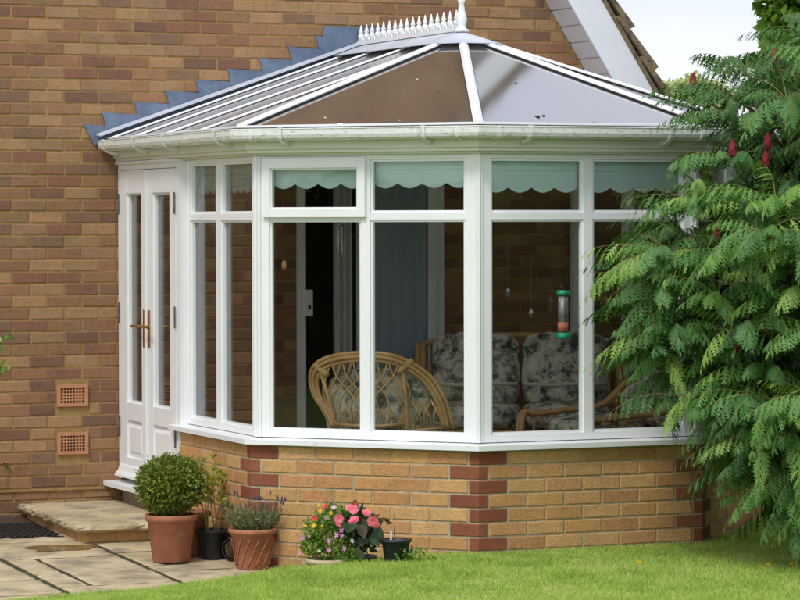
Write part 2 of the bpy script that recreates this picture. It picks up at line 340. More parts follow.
def brick_set(Lb, H, mt, n=6):
    out = []
    for _ in range(n):
        mb = MB(); mb.add(*brick_geo(Lb, H)); out.append(mb.mesh('brick', mt))
    return out

# ---------------------------------------------------------------- terrain: patio, lawn
def patio_z(y): return .1+.033*y
LP0 = np.array([.21, -2.62]); LN = np.array([.404, -.915])
def sm(t): t = min(1, max(0, t)); return t*t*(3-2*t)
def lawn_d(x, y): return (x-LP0[0])*LN[0]+(y-LP0[1])*LN[1]+.05*math.sin(x*3.1+1)+.02*math.sin(x*9)
def lawn_z(x, y):
    d = lawn_d(x, y)
    return .012+.125*sm(d/1.0)+.012*math.sin(x*1.7)*math.sin(y*1.3+.4)*sm(d)-max(0, d-4)*.02*0
mb = MB(); nx, ny = 150, 110
xs = np.concatenate([[-90, -50, -25, -12], np.linspace(-6, 8, nx), [14, 28, 50, 90]]); ys = np.concatenate([[-90, -50, -28], np.linspace(-20, -6, 30), np.linspace(-5.8, 2, ny), [6, 14, 30, 60, 120]])
for yy in ys:
    for xx in xs:
        dd = lawn_d(xx, yy); z = lawn_z(xx, yy) if dd > 0 else -.10
        if dd <= .03 and dd > 0: z = .0
        if dd < -4: z = -.10
        mb.v.append((xx, yy, z))
w = len(xs)
for j in range(len(ys)-1):
    for i in range(w-1): mb.f.append((j*w+i, j*w+i+1, (j+1)*w+i+1, (j+1)*w+i))
lawn = mb.build('lawn', m_lawn, smooth=True, kind='structure')
# patio bed and riven slabs, each a part of the patio
mb = MB(); pts = [(-4, .0), (.0, .0), (.0, -2.40), (.36, -2.79), (-4.2, -4.78)]
mb.prism([(x, y, -.14) for x, y in pts], [(x, y, patio_z(y)-.006) for x, y in pts])
patio = mb.build('patio', m_joint, kind='structure')
def slab(x0, x1, y0, y1):
    g = .018; x0 += g; x1 -= g; y0 += g; y1 -= g
    # clip with the lawn edge
    per = []
    n = 9
    for i in range(n): per.append((x0+(x1-x0)*i/n, y0))
    for i in range(n): per.append((x1, y0+(y1-y0)*i/n))
    for i in range(n): per.append((x1-(x1-x0)*i/n, y1))
    for i in range(n): per.append((x0, y1-(y1-y0)*i/n))
    per = [(x+random.uniform(-.006, .006), y+random.uniform(-.006, .006)) for x, y in per]
    out = []
    for x, y in per:
        d = lawn_d(x, y)-.12
        if d > 0: x -= LN[0]*d; y -= LN[1]*d
        out.append((x, y))
    cx = sum(p[0] for p in out)/len(out); cy = sum(p[1] for p in out)/len(out); dz = random.uniform(-.003, .003)
    mb = MB(); N = len(out)
    rings = [(.995, -.03), (1., -.008), (.985, -.001), (.9, .001), (.55, .002)]
    for k, (s, h) in enumerate(rings):
        for x, y in out:
            X = cx+(x-cx)*s; Y = cy+(y-cy)*s
            mb.v.append((X, Y, patio_z(Y)+h+dz+(random.uniform(-.0025, .0025) if k > 1 else 0)))
    mb.v.append((cx, cy, patio_z(cy)+.002+dz))
    for k in range(len(rings)-1):
        for i in range(N): mb.f.append((k*N+i, k*N+(i+1) % N, (k+1)*N+(i+1) % N, (k+1)*N+i))
    b = (len(rings)-1)*N
    for i in range(N): mb.f.append((b+i, b+(i+1) % N, len(mb.v)-1))
    mb.build('slab', m_slab, patio, smooth=True)
X = [-3.2, -2.55, -1.9, -1.235, -.555, .02]
for x0, x1, yy in ((X[4], X[5], (-1.26, -1.64, -2.20, -2.42, -3.4)), (X[4]+.28, X[5], ()), (X[3], X[4], (-.55, -1.08, -1.74, -2.80, -3.5)), (X[2], X[3], (-.2, -.85, -1.45, -2.50, -3.0, -3.6)),
                   (X[1], X[2], (-.1, -.7, -1.6, -2.2, -3.0, -3.7, -4.2)), (X[0], X[1], (-.1, -1.0, -1.6, -2.5, -3.2, -4.2)), (-3.95, X[0], (-.1, -.8, -1.7, -2.4, -3.3, -4.5))):
    for a, b in zip(yy[:-1], yy[1:]):
        if (x0, b) == (X[3], -2.80):
            slab(x0, x0+.19, b+.46, a); slab(x0, x0+.19, b, b+.46); slab(x0+.19, x1, b, a)
        elif x0 == X[4] and a < -2.3: slab(x0, .32, b, a)
        else: slab(x0, x1, b, a)
# damp patch on the slab in front of the step
mb = MB(); cx, cy = -.80, -1.40
ring = [(cx+.26*(1+.18*math.sin(3*a+1)+.1*math.sin(7*a))*math.cos(a)*.75, cy+.30*(1+.2*math.sin(2*a+2)+.08*math.sin(5*a))*math.sin(a)*.5) for a in np.linspace(0, 2*math.pi, 40, endpoint=False)]
mb.add([(x, y, patio_z(y)+.0055) for x, y in ring], [tuple(range(40))])
mb.build('puddle', m_puddle, patio)

# ---------------------------------------------------------------- the house
house = thing('brick_house', 'brown brick house gable with white bargeboard behind the conservatory', 'house', (0, .2, 0))
GX, GZ, GS = 2.982, 3.411, 1.55          # a point of the right verge on the wall, and its slope
GC = -.2; EAVE = 2.25
def gz_at(x): return GZ-GS*(x-GX) if x > GC else GZ-GS*((2*GC-x)-GX)
def gx_at(z): return GX+(GZ-z)/GS
XR = gx_at(EAVE); XL = 2*GC-XR; PK = gz_at(GC)
DX0, DX1, DZ0, DZ1 = 1.205, 2.24, .30, 2.36       # patio door opening to the house
mb = MB(); yf, yb = .0045, .26
def wallpoly(p): mb.prism([(x, yb, z) for x, z in p], [(x, yf, z) for x, z in p])
wallpoly([(XL, -.2), (DX0, -.2), (DX0, gz_at(DX0)), (GC, PK), (XL, EAVE)])
wallpoly([(DX1, -.2), (XR, -.2), (XR, EAVE), (DX1, gz_at(DX1))])
wallpoly([(DX0, DZ1), (DX1, DZ1), (DX1, gz_at(DX1)), (DX0, gz_at(DX0))])
wallpoly([(DX0, -.2), (DX1, -.2), (DX1, DZ0), (DX0, DZ0)])
wall = mb.build('gable_wall', m_hm, house)
excl = [(DX0, DX1, DZ0, DZ1), (-.405, -.195, .783, .926), (-.405, -.195, .483, .626)]
CO, H1 = .075, .065
hset = brick_set(.215, H1, m_hb, 8); stuff = MB(); nb = 0; cand = []
k = -38
z0 = 2.455
def roof_line(x):     # where the conservatory roof meets the wall
    return 2.44+max(0, (min(x, Wd-x)+.1))*.352
for k in range(-38, 36):
    zb = z0-CO*(k+1)+.005; zt = zb+H1
    if zt < .0: continue
    off = -.4576+(.1125 if k % 2 == 0 else 0)
    x = off-.225*20
    while x < XR:
        a, b = x+.005+random.uniform(-.003, .003), x+.22+random.uniform(-.003, .003); x += .225
        lim = gx_at(zt) if zt > EAVE else XR; liml = 2*GC-lim
        a = max(a, liml); b = min(b, lim)
        segs = [(a, b)]
        for ex0, ex1, ez0, ez1 in excl:
            if zt > ez0+.01 and zb < ez1-.01:
                ns = []
                for p, q in segs:
                    if q <= ex0-.006 or p >= ex1+.006: ns.append((p, q)); continue
                    if p < ex0-.006: ns.append((p, ex0-.006))
                    if q > ex1+.006: ns.append((ex1+.006, q))
                segs = ns
        for p, q in segs:
            if q-p < .02: continue
            xc = (p+q)/2
            vis = zt > .05 and zb < 3.62 and xc > -.98 and (xc < .0 or zb > roof_line(xc)-.05) and xc < 3.3
            cand.append((vis, p, q, zb))
sel = [c for c in cand if c[0]]
sel.sort(key=lambda c: -(c[2]-c[1])+(.5 if c[1] < -.85 else 0)); keep = set(id(c) for c in sel[:299])
for c in cand:
    vis, p, q, zb = c; sx = (q-p)/.215; dy = random.uniform(-.0018, .0018)
    if id(c) in keep:
        M = Matrix.Translation((p, dy, zb)) @ Matrix.Diagonal((sx, 1, 1, 1)) @ Matrix.Rotation(random.uniform(-.006, .006), 4, 'Y')
        link('brick', random.choice(hset), wall, M)
    else:
        v, f = brick_geo(.215, H1); stuff.add([(p+vx*sx, dy+vy, zb+vz) for vx, vy, vz in v], f)
stuff.build('bricks', m_hbs, wall, kind='stuff')
# damp course ledge
MB().box(-3.4, -.012, -.012, .004, .262, .276).build('damp_course', m_hm, house)
# air bricks with a grid of square holes
for zz in (.786, .486):
    ab = MB(); x0, x1, z1 = -.40, -.20, zz+.137
    b_ = .022
    ab.box(x0, x0+b_, -.012, .05, zz, z1).box(x1-b_, x1, -.012, .05, zz, z1).box(x0+b_, x1-b_, -.012, .05, zz, zz+b_*.9).box(x0+b_, x1-b_, -.012, .05, z1-b_*.9, z1)
    nxh, nzh = 8, 5; gx = (x1-x0-2*b_)/nxh; gzz = (z1-zz-1.8*b_)/nzh
    for i in range(1, nxh): ab.box(x0+b_+i*gx-gx*.2, x0+b_+i*gx+gx*.2, -.0075, .001, zz+.9*b_, z1-.9*b_)
    for j in range(1, nzh): ab.box(x0+b_, x1-b_, -.009, .0015, zz+.9*b_+j*gzz-gzz*.2, zz+.9*b_+j*gzz+gzz*.2)
    o = ab.build('air_brick', m_terrab, house)
    MB().box(x0+.01, x1-.01, .002, .0042, zz+.01, z1-.01).build('backing', m_gask_shade, o)  # near-black sheet puts the shade of the holes into colour
# wire clip on the wall
mb = MB(); mb.tube([(-.735, -.03, .445), (-.735, .02, .445)], .012, 8); mb.tube([(-.75, -.028, .455), (-.735, -.03, .45), (-.715, -.03, .44)], .006, 6)
mb.tube([(-.73, -.022, .445), (-.722, -.01, .40), (-.724, -.008, .33), (-.72, -.01, .30)], .003, 5)
mb.build('wall_hook', m_brass, house)
# bargeboard, soffit, verge
OV = .31
def vpt(x, y, dn):   # point on verge line at wall abscissa x, pushed dn up along the slope normal
    nx_, nz_ = GS/math.hypot(GS, 1), 1/math.hypot(GS, 1); return (x+nx_*dn, y, gz_at(x)+nz_*dn)
xa, xb = GC, XR+.12
def vpoly(mb, y0, y1, d0, d1, x0=xa, x1=xb, mirror=False):
    q = [(vpt(x0, y, d0), vpt(x1, y, d0), vpt(x1, y, d1), vpt(x0, y, d1)) for y in (y0, y1)]
    if mirror: q = [tuple((2*GC-p[0], p[1], p[2]) for p in s)[::-1] for s in q]
    mb.hexa(q[0], q[1])
mb = MB(); vpoly(mb, -OV-.02, -OV, -.004, .205); bb = mb.build('bargeboard', m_barge, house)
MB().box(XR-.23, XR+.05, -OV-.024, -OV-.004, 2.30, 2.72).build('box_end', m_barge, bb)
mb = MB(); vpoly(mb, -OV-.02, -OV, -.004, .205, mirror=True); mb.build('bargeboard', m_barge, house)
xx = xb
soff = MB(); vpoly(soff, -OV+.001, .0, .010, .02); soff = soff.build('soffit', m_soff, house)
while xx > GC+.1:
    mb = MB(); vpoly(mb, -OV+.002, -.001, -.001, .0085, xx-.066, xx-.004); mb.build('soffit_board', m_soff, soff); xx -.0; xx -= .0685
mb = MB(); vpoly(mb, -OV-.03, .1, .206, .232); mb.build('undercloak', m_tile, house)
rf = MB(); vpoly(rf, .1, 7.0, .06, .22); vpoly(rf, -.3, 7.0, .06, .22, mirror=True); rf = rf.build('roof', m_tile, house)
xx = XR+.16; i = 0
tile = None
while xx > GC:
    for j in range(1):
        mb = MB(); y0, y1 = -OV-.045, -.02
        p = [vpt(xx-.235, y0, .233), vpt(xx, y0, .272), vpt(xx, y0, .312), vpt(xx-.235, y0, .262)]
        q = [(a, y1, c) for a, b, c in p]; jz = random.uniform(-.008, .008)
        p = [(a+random.uniform(-.006, .006), b+jz, c+random.uniform(-.004, .004)) for a, b, c in p]
        mb.hexa(p, q); mb.build('verge_tile', m_tile, rf)
    xx -= .17
mb = MB(); vpoly(mb, -.015, 7.05, .225, .285); mb.build('tile_field', m_tile, rf)
# side walls and a dim room behind the patio door
mb = MB(); mb.box(XR-.25, XR-.003, .262, 7, -.2, EAVE).box(XL+.003, XL+.25, .262, 7, -.2, EAVE); mb.build('side_wall', m_hbs, house)
mb = MB(); mb.box(.3, 3.2, 3.5, 3.6, .2, 2.7).box(.2, .3, .262, 3.6, .2, 2.7).box(3.2, 3.3, .262, 3.6, .2, 2.7).box(.3, 3.2, .262, 3.5, .2, .29).box(.3, 3.2, .262, 3.5, 2.6, 2.7); mb.build('room', m_room, house)
# patio door to the house: frame, sliding leaf, lock
mb = MB(); mb.box(DX0, DX0+.06, -.01, .12, DZ0, DZ1).box(DX1-.06, DX1, -.01, .12, DZ0, DZ1).box(DX0+.06, DX1-.06, -.01, .12, DZ1-.06, DZ1).box(DX0+.06, DX1-.06, -.01, .12, DZ0, DZ0+.05)
pd = mb.build('patio_door', m_wh, house)
mb = MB(); mb.box(2.12, 2.175, -.03, .0, DZ0+.05, DZ1-.06).box(1.62, 1.675, -.028, .0, DZ0+.05, DZ1-.06); mb.build('door_stile', m_wh, pd)
mb = MB(); mb.box(1.25, 1.30, -.045, -.0105, 1.33, 1.50); mb.build('door_lock', m_wh, pd); MB().box(1.268, 1.284, -.052, -.0455, 1.375, 1.40).build('keyhole', m_gask_shade, pd)
MB().box(1.675, 2.12, -.022, -.017, DZ0+.05, DZ1-.06).build('pane', m_glassd, pd)
def curtain(name, x0, x1, y, z0, z1, mt, amp, waves, label, cat, group=None):
    mb = MB(); n = 60
    for i in range(n+1):
        t = i/n; x = x0+(x1-x0)*t; yy = y+amp*math.sin(t*waves*2*math.pi)+amp*.4*math.sin(t*waves*5.1+1)
        mb.v += [(x, yy, z0), (x, yy, z1), (x, yy+.004, z1), (x, yy+.004, z0)]
    for i in range(n):
        a = 4*i; b = a+4
        mb.f += [(a, b, b+1, a+1), (a+1, b+1, b+2, a+2), (a+2, b+2, b+3, a+3), (a+3, b+3, b, a)]
    return tag(mb.build(name, mt, smooth=True), label, cat, group)
curtain('curtain', 1.68, 2.115, -.008, .36, 2.28, m_voile, .003, 5, 'blue grey curtain hanging flat behind the patio door glass', 'curtain')
curtain('net_curtain', 1.47, 1.60, .02, .36, 2.3, m_white_c, .012, 3, 'narrow gathered white curtain beside the patio door stile', 'curtain')

# ---------------------------------------------------------------- the conservatory
cons = thing('conservatory', 'white framed conservatory with brick dwarf wall and bronze panelled hipped roof', 'conservatory', (XM, -S/2, .0))
RZ = .62; CH = .0773; HB_ = .0668; DOORW = 1.185
# dwarf wall core (mortar), bricks, red squint quoins
LONG, SHORT = .168, .056
ys_ = brick_set(.215, HB_, m_yb, 8)
for fi, f in enumerate(FC):
    if fi == 4:
        mb = MB(); f.box(mb, 0, f.len, -.26, -.0055, -.12, .699, True, False); mb.build('dwarf_wall', m_ym, cons); continue
    u0 = DOORW if fi == 0 else 0
    mb = MB(); f.box(mb, u0, f.len, -.26, -.0055, -.12, .699, fi > 0, True)
    dw = mb.build('dwarf_wall', m_ym, cons)
    for r in range(9):
        zb = RZ-CH*r+.005
        if zb+HB_ < -.02: continue
        odd = r % 2 == 0      # top row
        # arm lengths at the two ends of this facet
        st = {0: None, 1: LONG if odd else SHORT, 2: LONG if odd else SHORT, 3: LONG if odd else SHORT}[fi]
        en = SHORT if odd else LONG
        if fi == 0:
            e = f.len-en-.01; u = e
            while u > u0+.03:
                a = max(u0+.004, u-.215-.0013); M = f.frame_M(a, random.uniform(-.001, .001), zb) @ Matrix.Diagonal(((u-a)/.215, 1, 1, 1))
                link('brick', random.choice(ys_), dw, M); u = a-.0103
        else:
            gap = f.len-st-en; pitch = (gap-.01)/5
            for i in range(5):
                a = st+.01+i*pitch; M = f.frame_M(a+random.uniform(-.0015, .0015), random.uniform(-.001, .001), zb) @ Matrix.Diagonal(((pitch-.01)/.215, 1, 1, 1))
                link('brick', random.choice(ys_), dw, M)
        if fi < 3:            # squint brick turning the corner to the next facet
            g = FC[fi+1]; nx_ = SHORT if not odd else LONG
            if fi+1 > 3: continue
            D = .06; t = f.t1; ch = .003
            def outline(ins, o):
                return [f.p(f.len-en+ins, o, 0), f.p(f.len+o*t, o, 0), g.p(nx_-ins, o, 0)]
            lo = [f.p(f.len-en, -D, 0)] + outline(0, -.003) + [g.p(nx_, -D, 0), f.p(f.len-D*t, -D, 0)]
            mb = MB(); mb.prism([(x, y, zb) for x, y, _ in lo], [(x, y, zb+HB_) for x, y, _ in lo])
            out = outline(.003, 0); inn = outline(0, -.003)
            b0 = [(x, y, zb+.003) for x, y, _ in out]; b1_ = [(x, y, zb+HB_-.003) for x, y, _ in out]; c0_ = [(x, y, zb) for x, y, _ in inn]; c1_ = [(x, y, zb+HB_) for x, y, _ in inn]
            mb.add(b0+b1_+c0_+c1_, [(0, 1, 4, 3), (1, 2, 5, 4), (6, 7, 1, 0), (7, 8, 2, 1), (3, 4, 10, 9), (4, 5, 11, 10), (6, 0, 3, 9), (2, 8, 11, 5)])
            mb.build('quoin_brick', m_qb, dw)
# sill
for fi, f in enumerate(FC):
    mb = MB(); u0 = DOORW-.09 if fi == 0 else 0
    f.box(mb, u0, f.len, -.12, .042, .703, .741, fi > 0, fi < 4, .012)
    mb.build('window_sill', m_whd, cons)
# floor
MB().prism([(x, y, .12) for x, y in [(.26, .0), (.26, -S+.1), (QX+.1, -S-QY+.27), (QX+A_LEN-.1, -S-QY+.27), (Wd-.26, -S+.1), (Wd-.26, .0)]],
           [(x, y, .30) for x, y in [(.26, .0), (.26, -S+.1), (QX+.1, -S-QY+.27), (QX+A_LEN-.1, -S-QY+.27), (Wd-.26, -S+.1), (Wd-.26, .0)]]).build('conservatory_floor', m_floor, cons)

# window frames
FO, FI = -.048, -.112      # front and back of the main frame
ZB, ZBG, ZT0, ZT1, ZHG, ZH = .741, .792, 1.936, 1.996, 2.266, 2.303
def bead(mb, f, u0, u1, z0, z1, w=.014, o0=-.082, o1=-.060):
    f.box(mb, u0, u0+w, o0, o1, z0, z1); f.box(mb, u1-w, u1, o0, o1, z0, z1); f.box(mb, u0+w, u1-w, o0, o1-.001, z0, z0+w); f.box(mb, u0+w, u1-w, o0, o1-.001, z1-w, z1)
def window(f, uA, uB, mulls, name='window_frame', sash=None, ends=(True, True)):
    """frame between uA and uB with mullions; a transom divides it; panes are sub-parts"""
    mb = MB(); sw = .05
    f.box(mb, uA, uA+sw, FI, FO, ZB, ZH); f.box(mb, uB-sw, uB, FI, FO, ZB, ZH)
    f.box(mb, uA+sw, uB-sw, FI, FO-.0015, ZB, ZBG-.012); f.box(mb, uA+sw, uB-sw, FI, FO-.0015, ZHG+.012, ZH)
    cols = []; cur = uA+sw
    for a, b in mulls:
        f.box(mb, a+.012, b-.012, FI, FO-.001, ZBG-.012, ZHG+.012); cols.append((cur, a+.012)); cur = b-.012
    cols.append((cur, uB-sw))
    for a, b in cols: f.box(mb, a, b, FI, FO-.002, ZT0+.012, ZT1-.012)
    for ci, (a, b) in enumerate(cols):
        bead(mb, f, a, b, ZBG-.012, ZT0+.012)
        if not (sash and ci == sash-1): bead(mb, f, a, b, ZT1-.012, ZHG+.012)
    fr = mb.build(name, m_wh, cons)
    for ci, (a, b) in enumerate(cols):
        mb = MB(); f.box(mb, a+.002, b-.002, -.082, -.078, ZBG-.010, ZT0+.010); mb.build('pane', m_glass, fr)
        if sash and ci == sash-1: continue
        mb = MB(); f.box(mb, a+.002, b-.002, -.082, -.078, ZT1-.010, ZHG+.010); mb.build('pane', m_glass, fr)
    if sash:
        a, b = cols[sash-1]; a -= .032; b += .032; z0, z1 = 1.962, 2.288
        mb = MB(); s = .045; oo, oi = -.026, -.085
        f.box(mb, a, a+s, oi, oo, z0, z1); f.box(mb, b-s, b, oi, oo, z0, z1); f.box(mb, a+s, b-s, oi, oo-.001, z0, z0+s); f.box(mb, a+s, b-s, oi, oo-.001, z1-s*1.2, z1)
        bead(mb, f, a+s, b-s, z0+s, z1-s*1.2, .010, -.07, -.040)
        sh = mb.build('opening_sash', m_wh, cons)
        mb = MB(); f.box(mb, a+s+.002, b-s-.002, -.064, -.060, z0+s+.002, z1-1.2*s-.002); mb.build('pane', m_glass, sh)
CP = .045
for fi in (1, 2, 3):
    f = FC[fi]; window(f, CP, f.len-CP, [(.643, .721)], sash=1 if fi == 1 else None)
window(FC[0], 1.205, S-CP, [(1.70, 1.80)])
window(FC[4], CP, S-.05, [(.78, .86), (1.55, 1.63)])
# corner posts
for ci in (1, 2, 3, 4):
    f, g = FC[ci-1], FC[ci]; t = f.t1
    for nm, w_, oa in (('corner_post', CP, -.040), ):
        lo = [f.p(f.len-w_, -.115, 0), f.p(f.len-w_, oa, 0), f.p(f.len+oa*t-.016, oa, 0), f.p(f.len+(oa+.008)*t-.012, oa+.008, 0), g.p(-(oa+.008)*t+.012, oa+.008, 0), g.p(-oa*t+.016, oa, 0), g.p(w_, oa, 0), g.p(w_, -.115, 0), f.p(f.len-.115*t, -.115, 0)]
        MB().prism([(x, y, ZB) for x, y, _ in lo], [(x, y, ZH) for x, y, _ in lo]).build(nm, m_wh, cons)
# ring beam, fascia, gutter
EO = .075
for fi, f in enumerate(FC):
    m0, m1 = fi > 0, fi < 4
    mb = MB(); f.box(mb, 0, f.len, -.13, -.02, ZH+.001, 2.40, m0, m1); f.box(mb, 0.0, f.len, -.0195, .010, ZH+.014, 2.40, m0, m1)
    f.box(mb, 0, f.len, .0105, .026, ZH+.034, 2.398, m0, m1); mb.build('fascia', m_fas, cons)
    # gutter: open channel with a rounded front
    prof = [(.028, 2.385), (.05, 2.381), (.10, 2.383), (.123, 2.394), (.130, 2.412), (.130, 2.440), (.134, 2.444), (.132, 2.448), (.124, 2.446), (.122, 2.415), (.112, 2.400), (.05, 2.390), (.034, 2.394), (.034, 2.44), (.028, 2.44)]
    mb = MB(); u0, u1 = 0.02 if fi == 0 else 0, f.len
    lo = [f.p(u0-(o*f.t0 if m0 else 0), o, z) for o, z in prof]; hi = [f.p(u1+(o*f.t1 if m1 else 0), o, z) for o, z in prof]
    mb.prism(lo, hi); gut = mb.build('gutter', m_gut, cons)
    # brackets and corner unions
    n = 4 if fi in (0, 4) else 2
    bs_ = ([.12, .72, 1.28, 2.2] if fi == 0 else [.25, 1.1])
    bp = [(.026, 2.36), (.06, 2.352), (.11, 2.372), (.131, 2.392), (.137, 2.412), (.138, 2.452), (.124, 2.452), (.126, 2.4485), (.1345, 2.4485), (.1335, 2.412), (.126, 2.394), (.10, 2.380), (.05, 2.378), (.026, 2.382)]
    for u in bs_:
        mb = MB(); mb.prism([f.p(u-.012, o, z) for o, z in bp], [f.p(u+.012, o, z) for o, z in bp]); mb.build('gutter_bracket', m_gut, gut)
    up_ = [(.05, 2.376), (.104, 2.378), (.128, 2.391), (.1345, 2.412), (.1345, 2.443), (.1305, 2.443), (.1305, 2.412), (.1235, 2.3935), (.1, 2.3825), (.05, 2.3805)]
    for u, ok in ((.07, m0), (f.len-.07, m1)):
        if ok:
            mb = MB(); mb.prism([f.p(u-.01, o, z) for o, z in up_], [f.p(u+.01, o, z) for o, z in up_]); mb.build('gutter_union', m_gut, gut)
# roof geometry
E = np.array([XM, -1.66, 3.045]); EW = np.array([XM, .0, 3.045]); E2 = E
ZE = 2.452
def eave(ci, o=EO):
    if ci in (0, 5): x = -o if ci == 0 else Wd+o; return np.array([x, 0., ZE])
    f = FC[ci-1]; return np.array(f.p(f.len+o*f.t1, o, ZE))
ev = [eave(i) for i in range(6)]
roofp = []
def panel(name, quad, mt, off=0., th=.016, parent=cons):
    q = [np.array(p) for p in quad]; n = np.cross(q[1]-q[0], q[2]-q[0]); n /= np.linalg.norm(n)
    if n[2] < 0: n = -n
    mb = MB(); lo = [p+n*(off-th) for p in q]; hi = [p+n*off for p in q]
    mb.prism(lo, hi); o = mb.build(name, mt, parent)
    # uv: flutes run up the slope
    e = q[1]-q[0]; e = e/np.linalg.norm(e)
    uv = o.data.uv_layers.new(name='UVMap')
    for lp in o.data.loops:
        co = np.array(o.data.vertices[lp.vertex_index].co); uv.data[lp.index].uv = (float((co-q[0])@e), float((co-q[0])@np.cross(n, e)))
    return o, n
def bar(a, b, n, w=.05, h=.026, name='glazing_bar'):
    a = np.array(a, float); b = np.array(b, float); d = (b-a)/np.linalg.norm(b-a); n = n/np.linalg.norm(n); s = np.cross(d, n)
    def sect(c, ww, z0, z1): return [c-s*ww/2+n*z0, c+s*ww/2+n*z0, c+s*ww/2+n*z1, c-s*ww/2+n*z1]
    mb = MB(); prof = [(-w/2, .002), (w/2, .002), (w/2, h*.5), (w*.22, h), (-w*.22, h), (-w/2, h*.5)]
    mb.prism([a+s*x+n*z for x, z in prof], [b+s*x+n*z for x, z in prof]); o = mb.build(name, m_wh, cons)
    mb = MB(); w2 = w+.008; prof = [(-w2/2, .001), (w2/2, .001), (w2/2, h*.26), (-w2/2, h*.26)]
    mb.prism([a+s*x+n*z for x, z in prof], [b+s*x+n*z for x, z in prof]); mb.build('gasket', m_gask_shade, o)
def lerp(a, b, t): return a+(b-a)*t
# left and right slopes, split by glazing bars
ybars = [0, -.60, -1.19, -1.79]
for side in (0, 1):
    e0, e1 = (ev[0], ev[1]) if side == 0 else (ev[5], ev[4])
    L_e = abs(e1[1]-e0[1]); n_s = None
    ts = [0]+[min(1, -y/L_e) for y in ybars[1:]]+[1]
    for i in range(len(ts)-1):
        a, b = lerp(e0, e1, ts[i]), lerp(e0, e1, ts[i+1])
        # ridge points straight up the slope, limited by the ridge end
        ra = np.array([XM, max(a[1], E[1]), 3.045]); rb = np.array([XM, max(b[1], E[1]), 3.045])
        q = [a, b, rb, ra]
        if np.linalg.norm(ra-rb) < 1e-6: q = [a, b, rb]
        _, n_s = panel('roof_panel', q, m_poly)
        if i > 0 or True:
            top = ra
            if a[1] < E[1]:   # meets the hip instead of the ridge
                t = (a[1]-e1[1])/(E[1]-e1[1]); top = lerp(e1, E, t)
            aa = a if i else a+np.array([0, -.10, 0]); tt = top if i else top+np.array([0, -.10, 0])
            bar(lerp(aa, tt, .0), lerp(aa, tt, .955), n_s, .025, .015)
for ci in (1, 2, 3): panel('roof_panel', [ev[ci], ev[ci+1], E], m_poly)
for ci in (1, 2, 3, 4):
    bar(lerp(ev[ci], E, .004), lerp(ev[ci], E, .885), np.array([0, 0, 1.])+.3*np.array([ev[ci][0]-E[0], ev[ci][1]-E[1], 0])/2.6, .054, .024)
# eave closure trim
for fi, f in enumerate(FC):
    mb = MB(); f.box(mb, 0 if fi else .03, f.len, .05, EO+.006, 2.4565, 2.470, fi > 0, fi < 4, .004); mb.build('eave_trim', m_wh, cons)
    mb = MB(); f.box(mb, 0 if fi else .03, f.len, -.02, .050, 2.401, 2.432, fi > 0, fi < 4); mb.build('eave_beam', m_wh, cons)
# moss and bird droppings on the panels
def roof_pt(i, s, t, h): return lerp(lerp(ev[i], ev[i+1], s), E, t)+np.array([0, 0, h])
for i, s_, t_, r_, mt_ in ((2, .28, .09, .012, m_joint), (2, .31, .10, .009, m_joint), (2, .50, .03, .010, m_joint), (2, .56, .02, .014, m_whd), (2, .36, .45, .007, m_joint), (1, .42, .02, .016, m_whd), (1, .66, .06, .006, m_whd), (1, .55, .5, .005, m_whd), (1, .3, .10, .006, m_whd), (1, .78, .35, .005, m_joint)):
    mb = MB(); mb.lathe([(r_, 0), (r_*1.2, r_*.25), (r_*.7, r_*.6), (r_*.1, r_*.75)], roof_pt(i, s_, t_, -.001), 9, wob=lambda a, z, r: r*.3*math.sin(a*3+r_*999)); mb.build('debris', mt_, cons)
# lead ridge cap over the hip end, and along the ridge
capm = MB()
def capface(a, b, top, ra=None, off=.03):
    q = [np.array(a), np.array(b), np.array(top)] if ra is None else [np.array(a), np.array(b), np.array(top), np.array(ra)]
    n = np.cross(q[1]-q[0], q[2]-q[0]); n /= np.linalg.norm(n); n = n if n[2] > 0 else -n
    capm.prism([p+np.array([0, 0, off-.006]) for p in q], [p+np.array([0, 0, off]) for p in q])
c = .135
for ci in (1, 2, 3): capface(lerp(E, ev[ci], c), lerp(E, ev[ci+1], c), E)
capface(lerp(E, ev[1], c), lerp(EW, ev[0], c*.8), EW, E); capface(lerp(E, ev[4], c), lerp(EW, ev[5], c*.8), EW, E)
cap = capm.build('ridge_cap', m_leadl, cons)
# stepped lead flashing on the wall, left slope
steps = [(-.198, 2.539), (-.081, 2.617), (.129, 2.687), (.338, 2.759), (.539, 2.832), (.752, 2.905), (.969, 2.978), (1.169, 3.053), (1.358, 3.128), (1.50, 3.20)]
for i in range(len(steps)-1):
    (x0, z0_), (x1, z1_) = steps[i], steps[i+1]
    lo = lambda x: 2.41+max(0, x+.15)*.352
    y0 = -.007-.0022*(i % 2)
    p = [(x0+.02, lo(x0)), (x1+.055, lo(x1+.055)), (x1+.035, z0_-.012), (x1-.01, z0_-.003), (x0-.022, z0_+.009), (x0-.006, z0_-.03)]
    if i == 0: p = [(-.155, 2.42), (x1+.055, lo(x1+.055)), (x1+.03, z0_), (x0-.02, z0_+.008)]
    mb = MB(); mb.prism([(x, -.001, z) for x, z in p], [(x, y0-.004-(.006*(j < 2)), z) for j, (x, z) in enumerate(p)]); mb.build('flashing_step', m_lead, cons)
a, b = np.array([-.14, 0, 2.475]), np.array([XM, 0, 3.085])
mb = MB(); mb.prism([a+(0, -.018, .004), a+(-.0, -.10, -.004), b+(0, -.10, -.004), b+(0, -.018, .004)], [a+(0, -.018, .014), a+(0, -.10, .004), b+(0, -.10, .004), b+(0, -.018, .014)])
mb.build('apron_flashing', m_leadl, cons)
mb = MB(); a2, b2_ = np.array([Wd+.14, 0, 2.475]), np.array([XM, 0, 3.085])
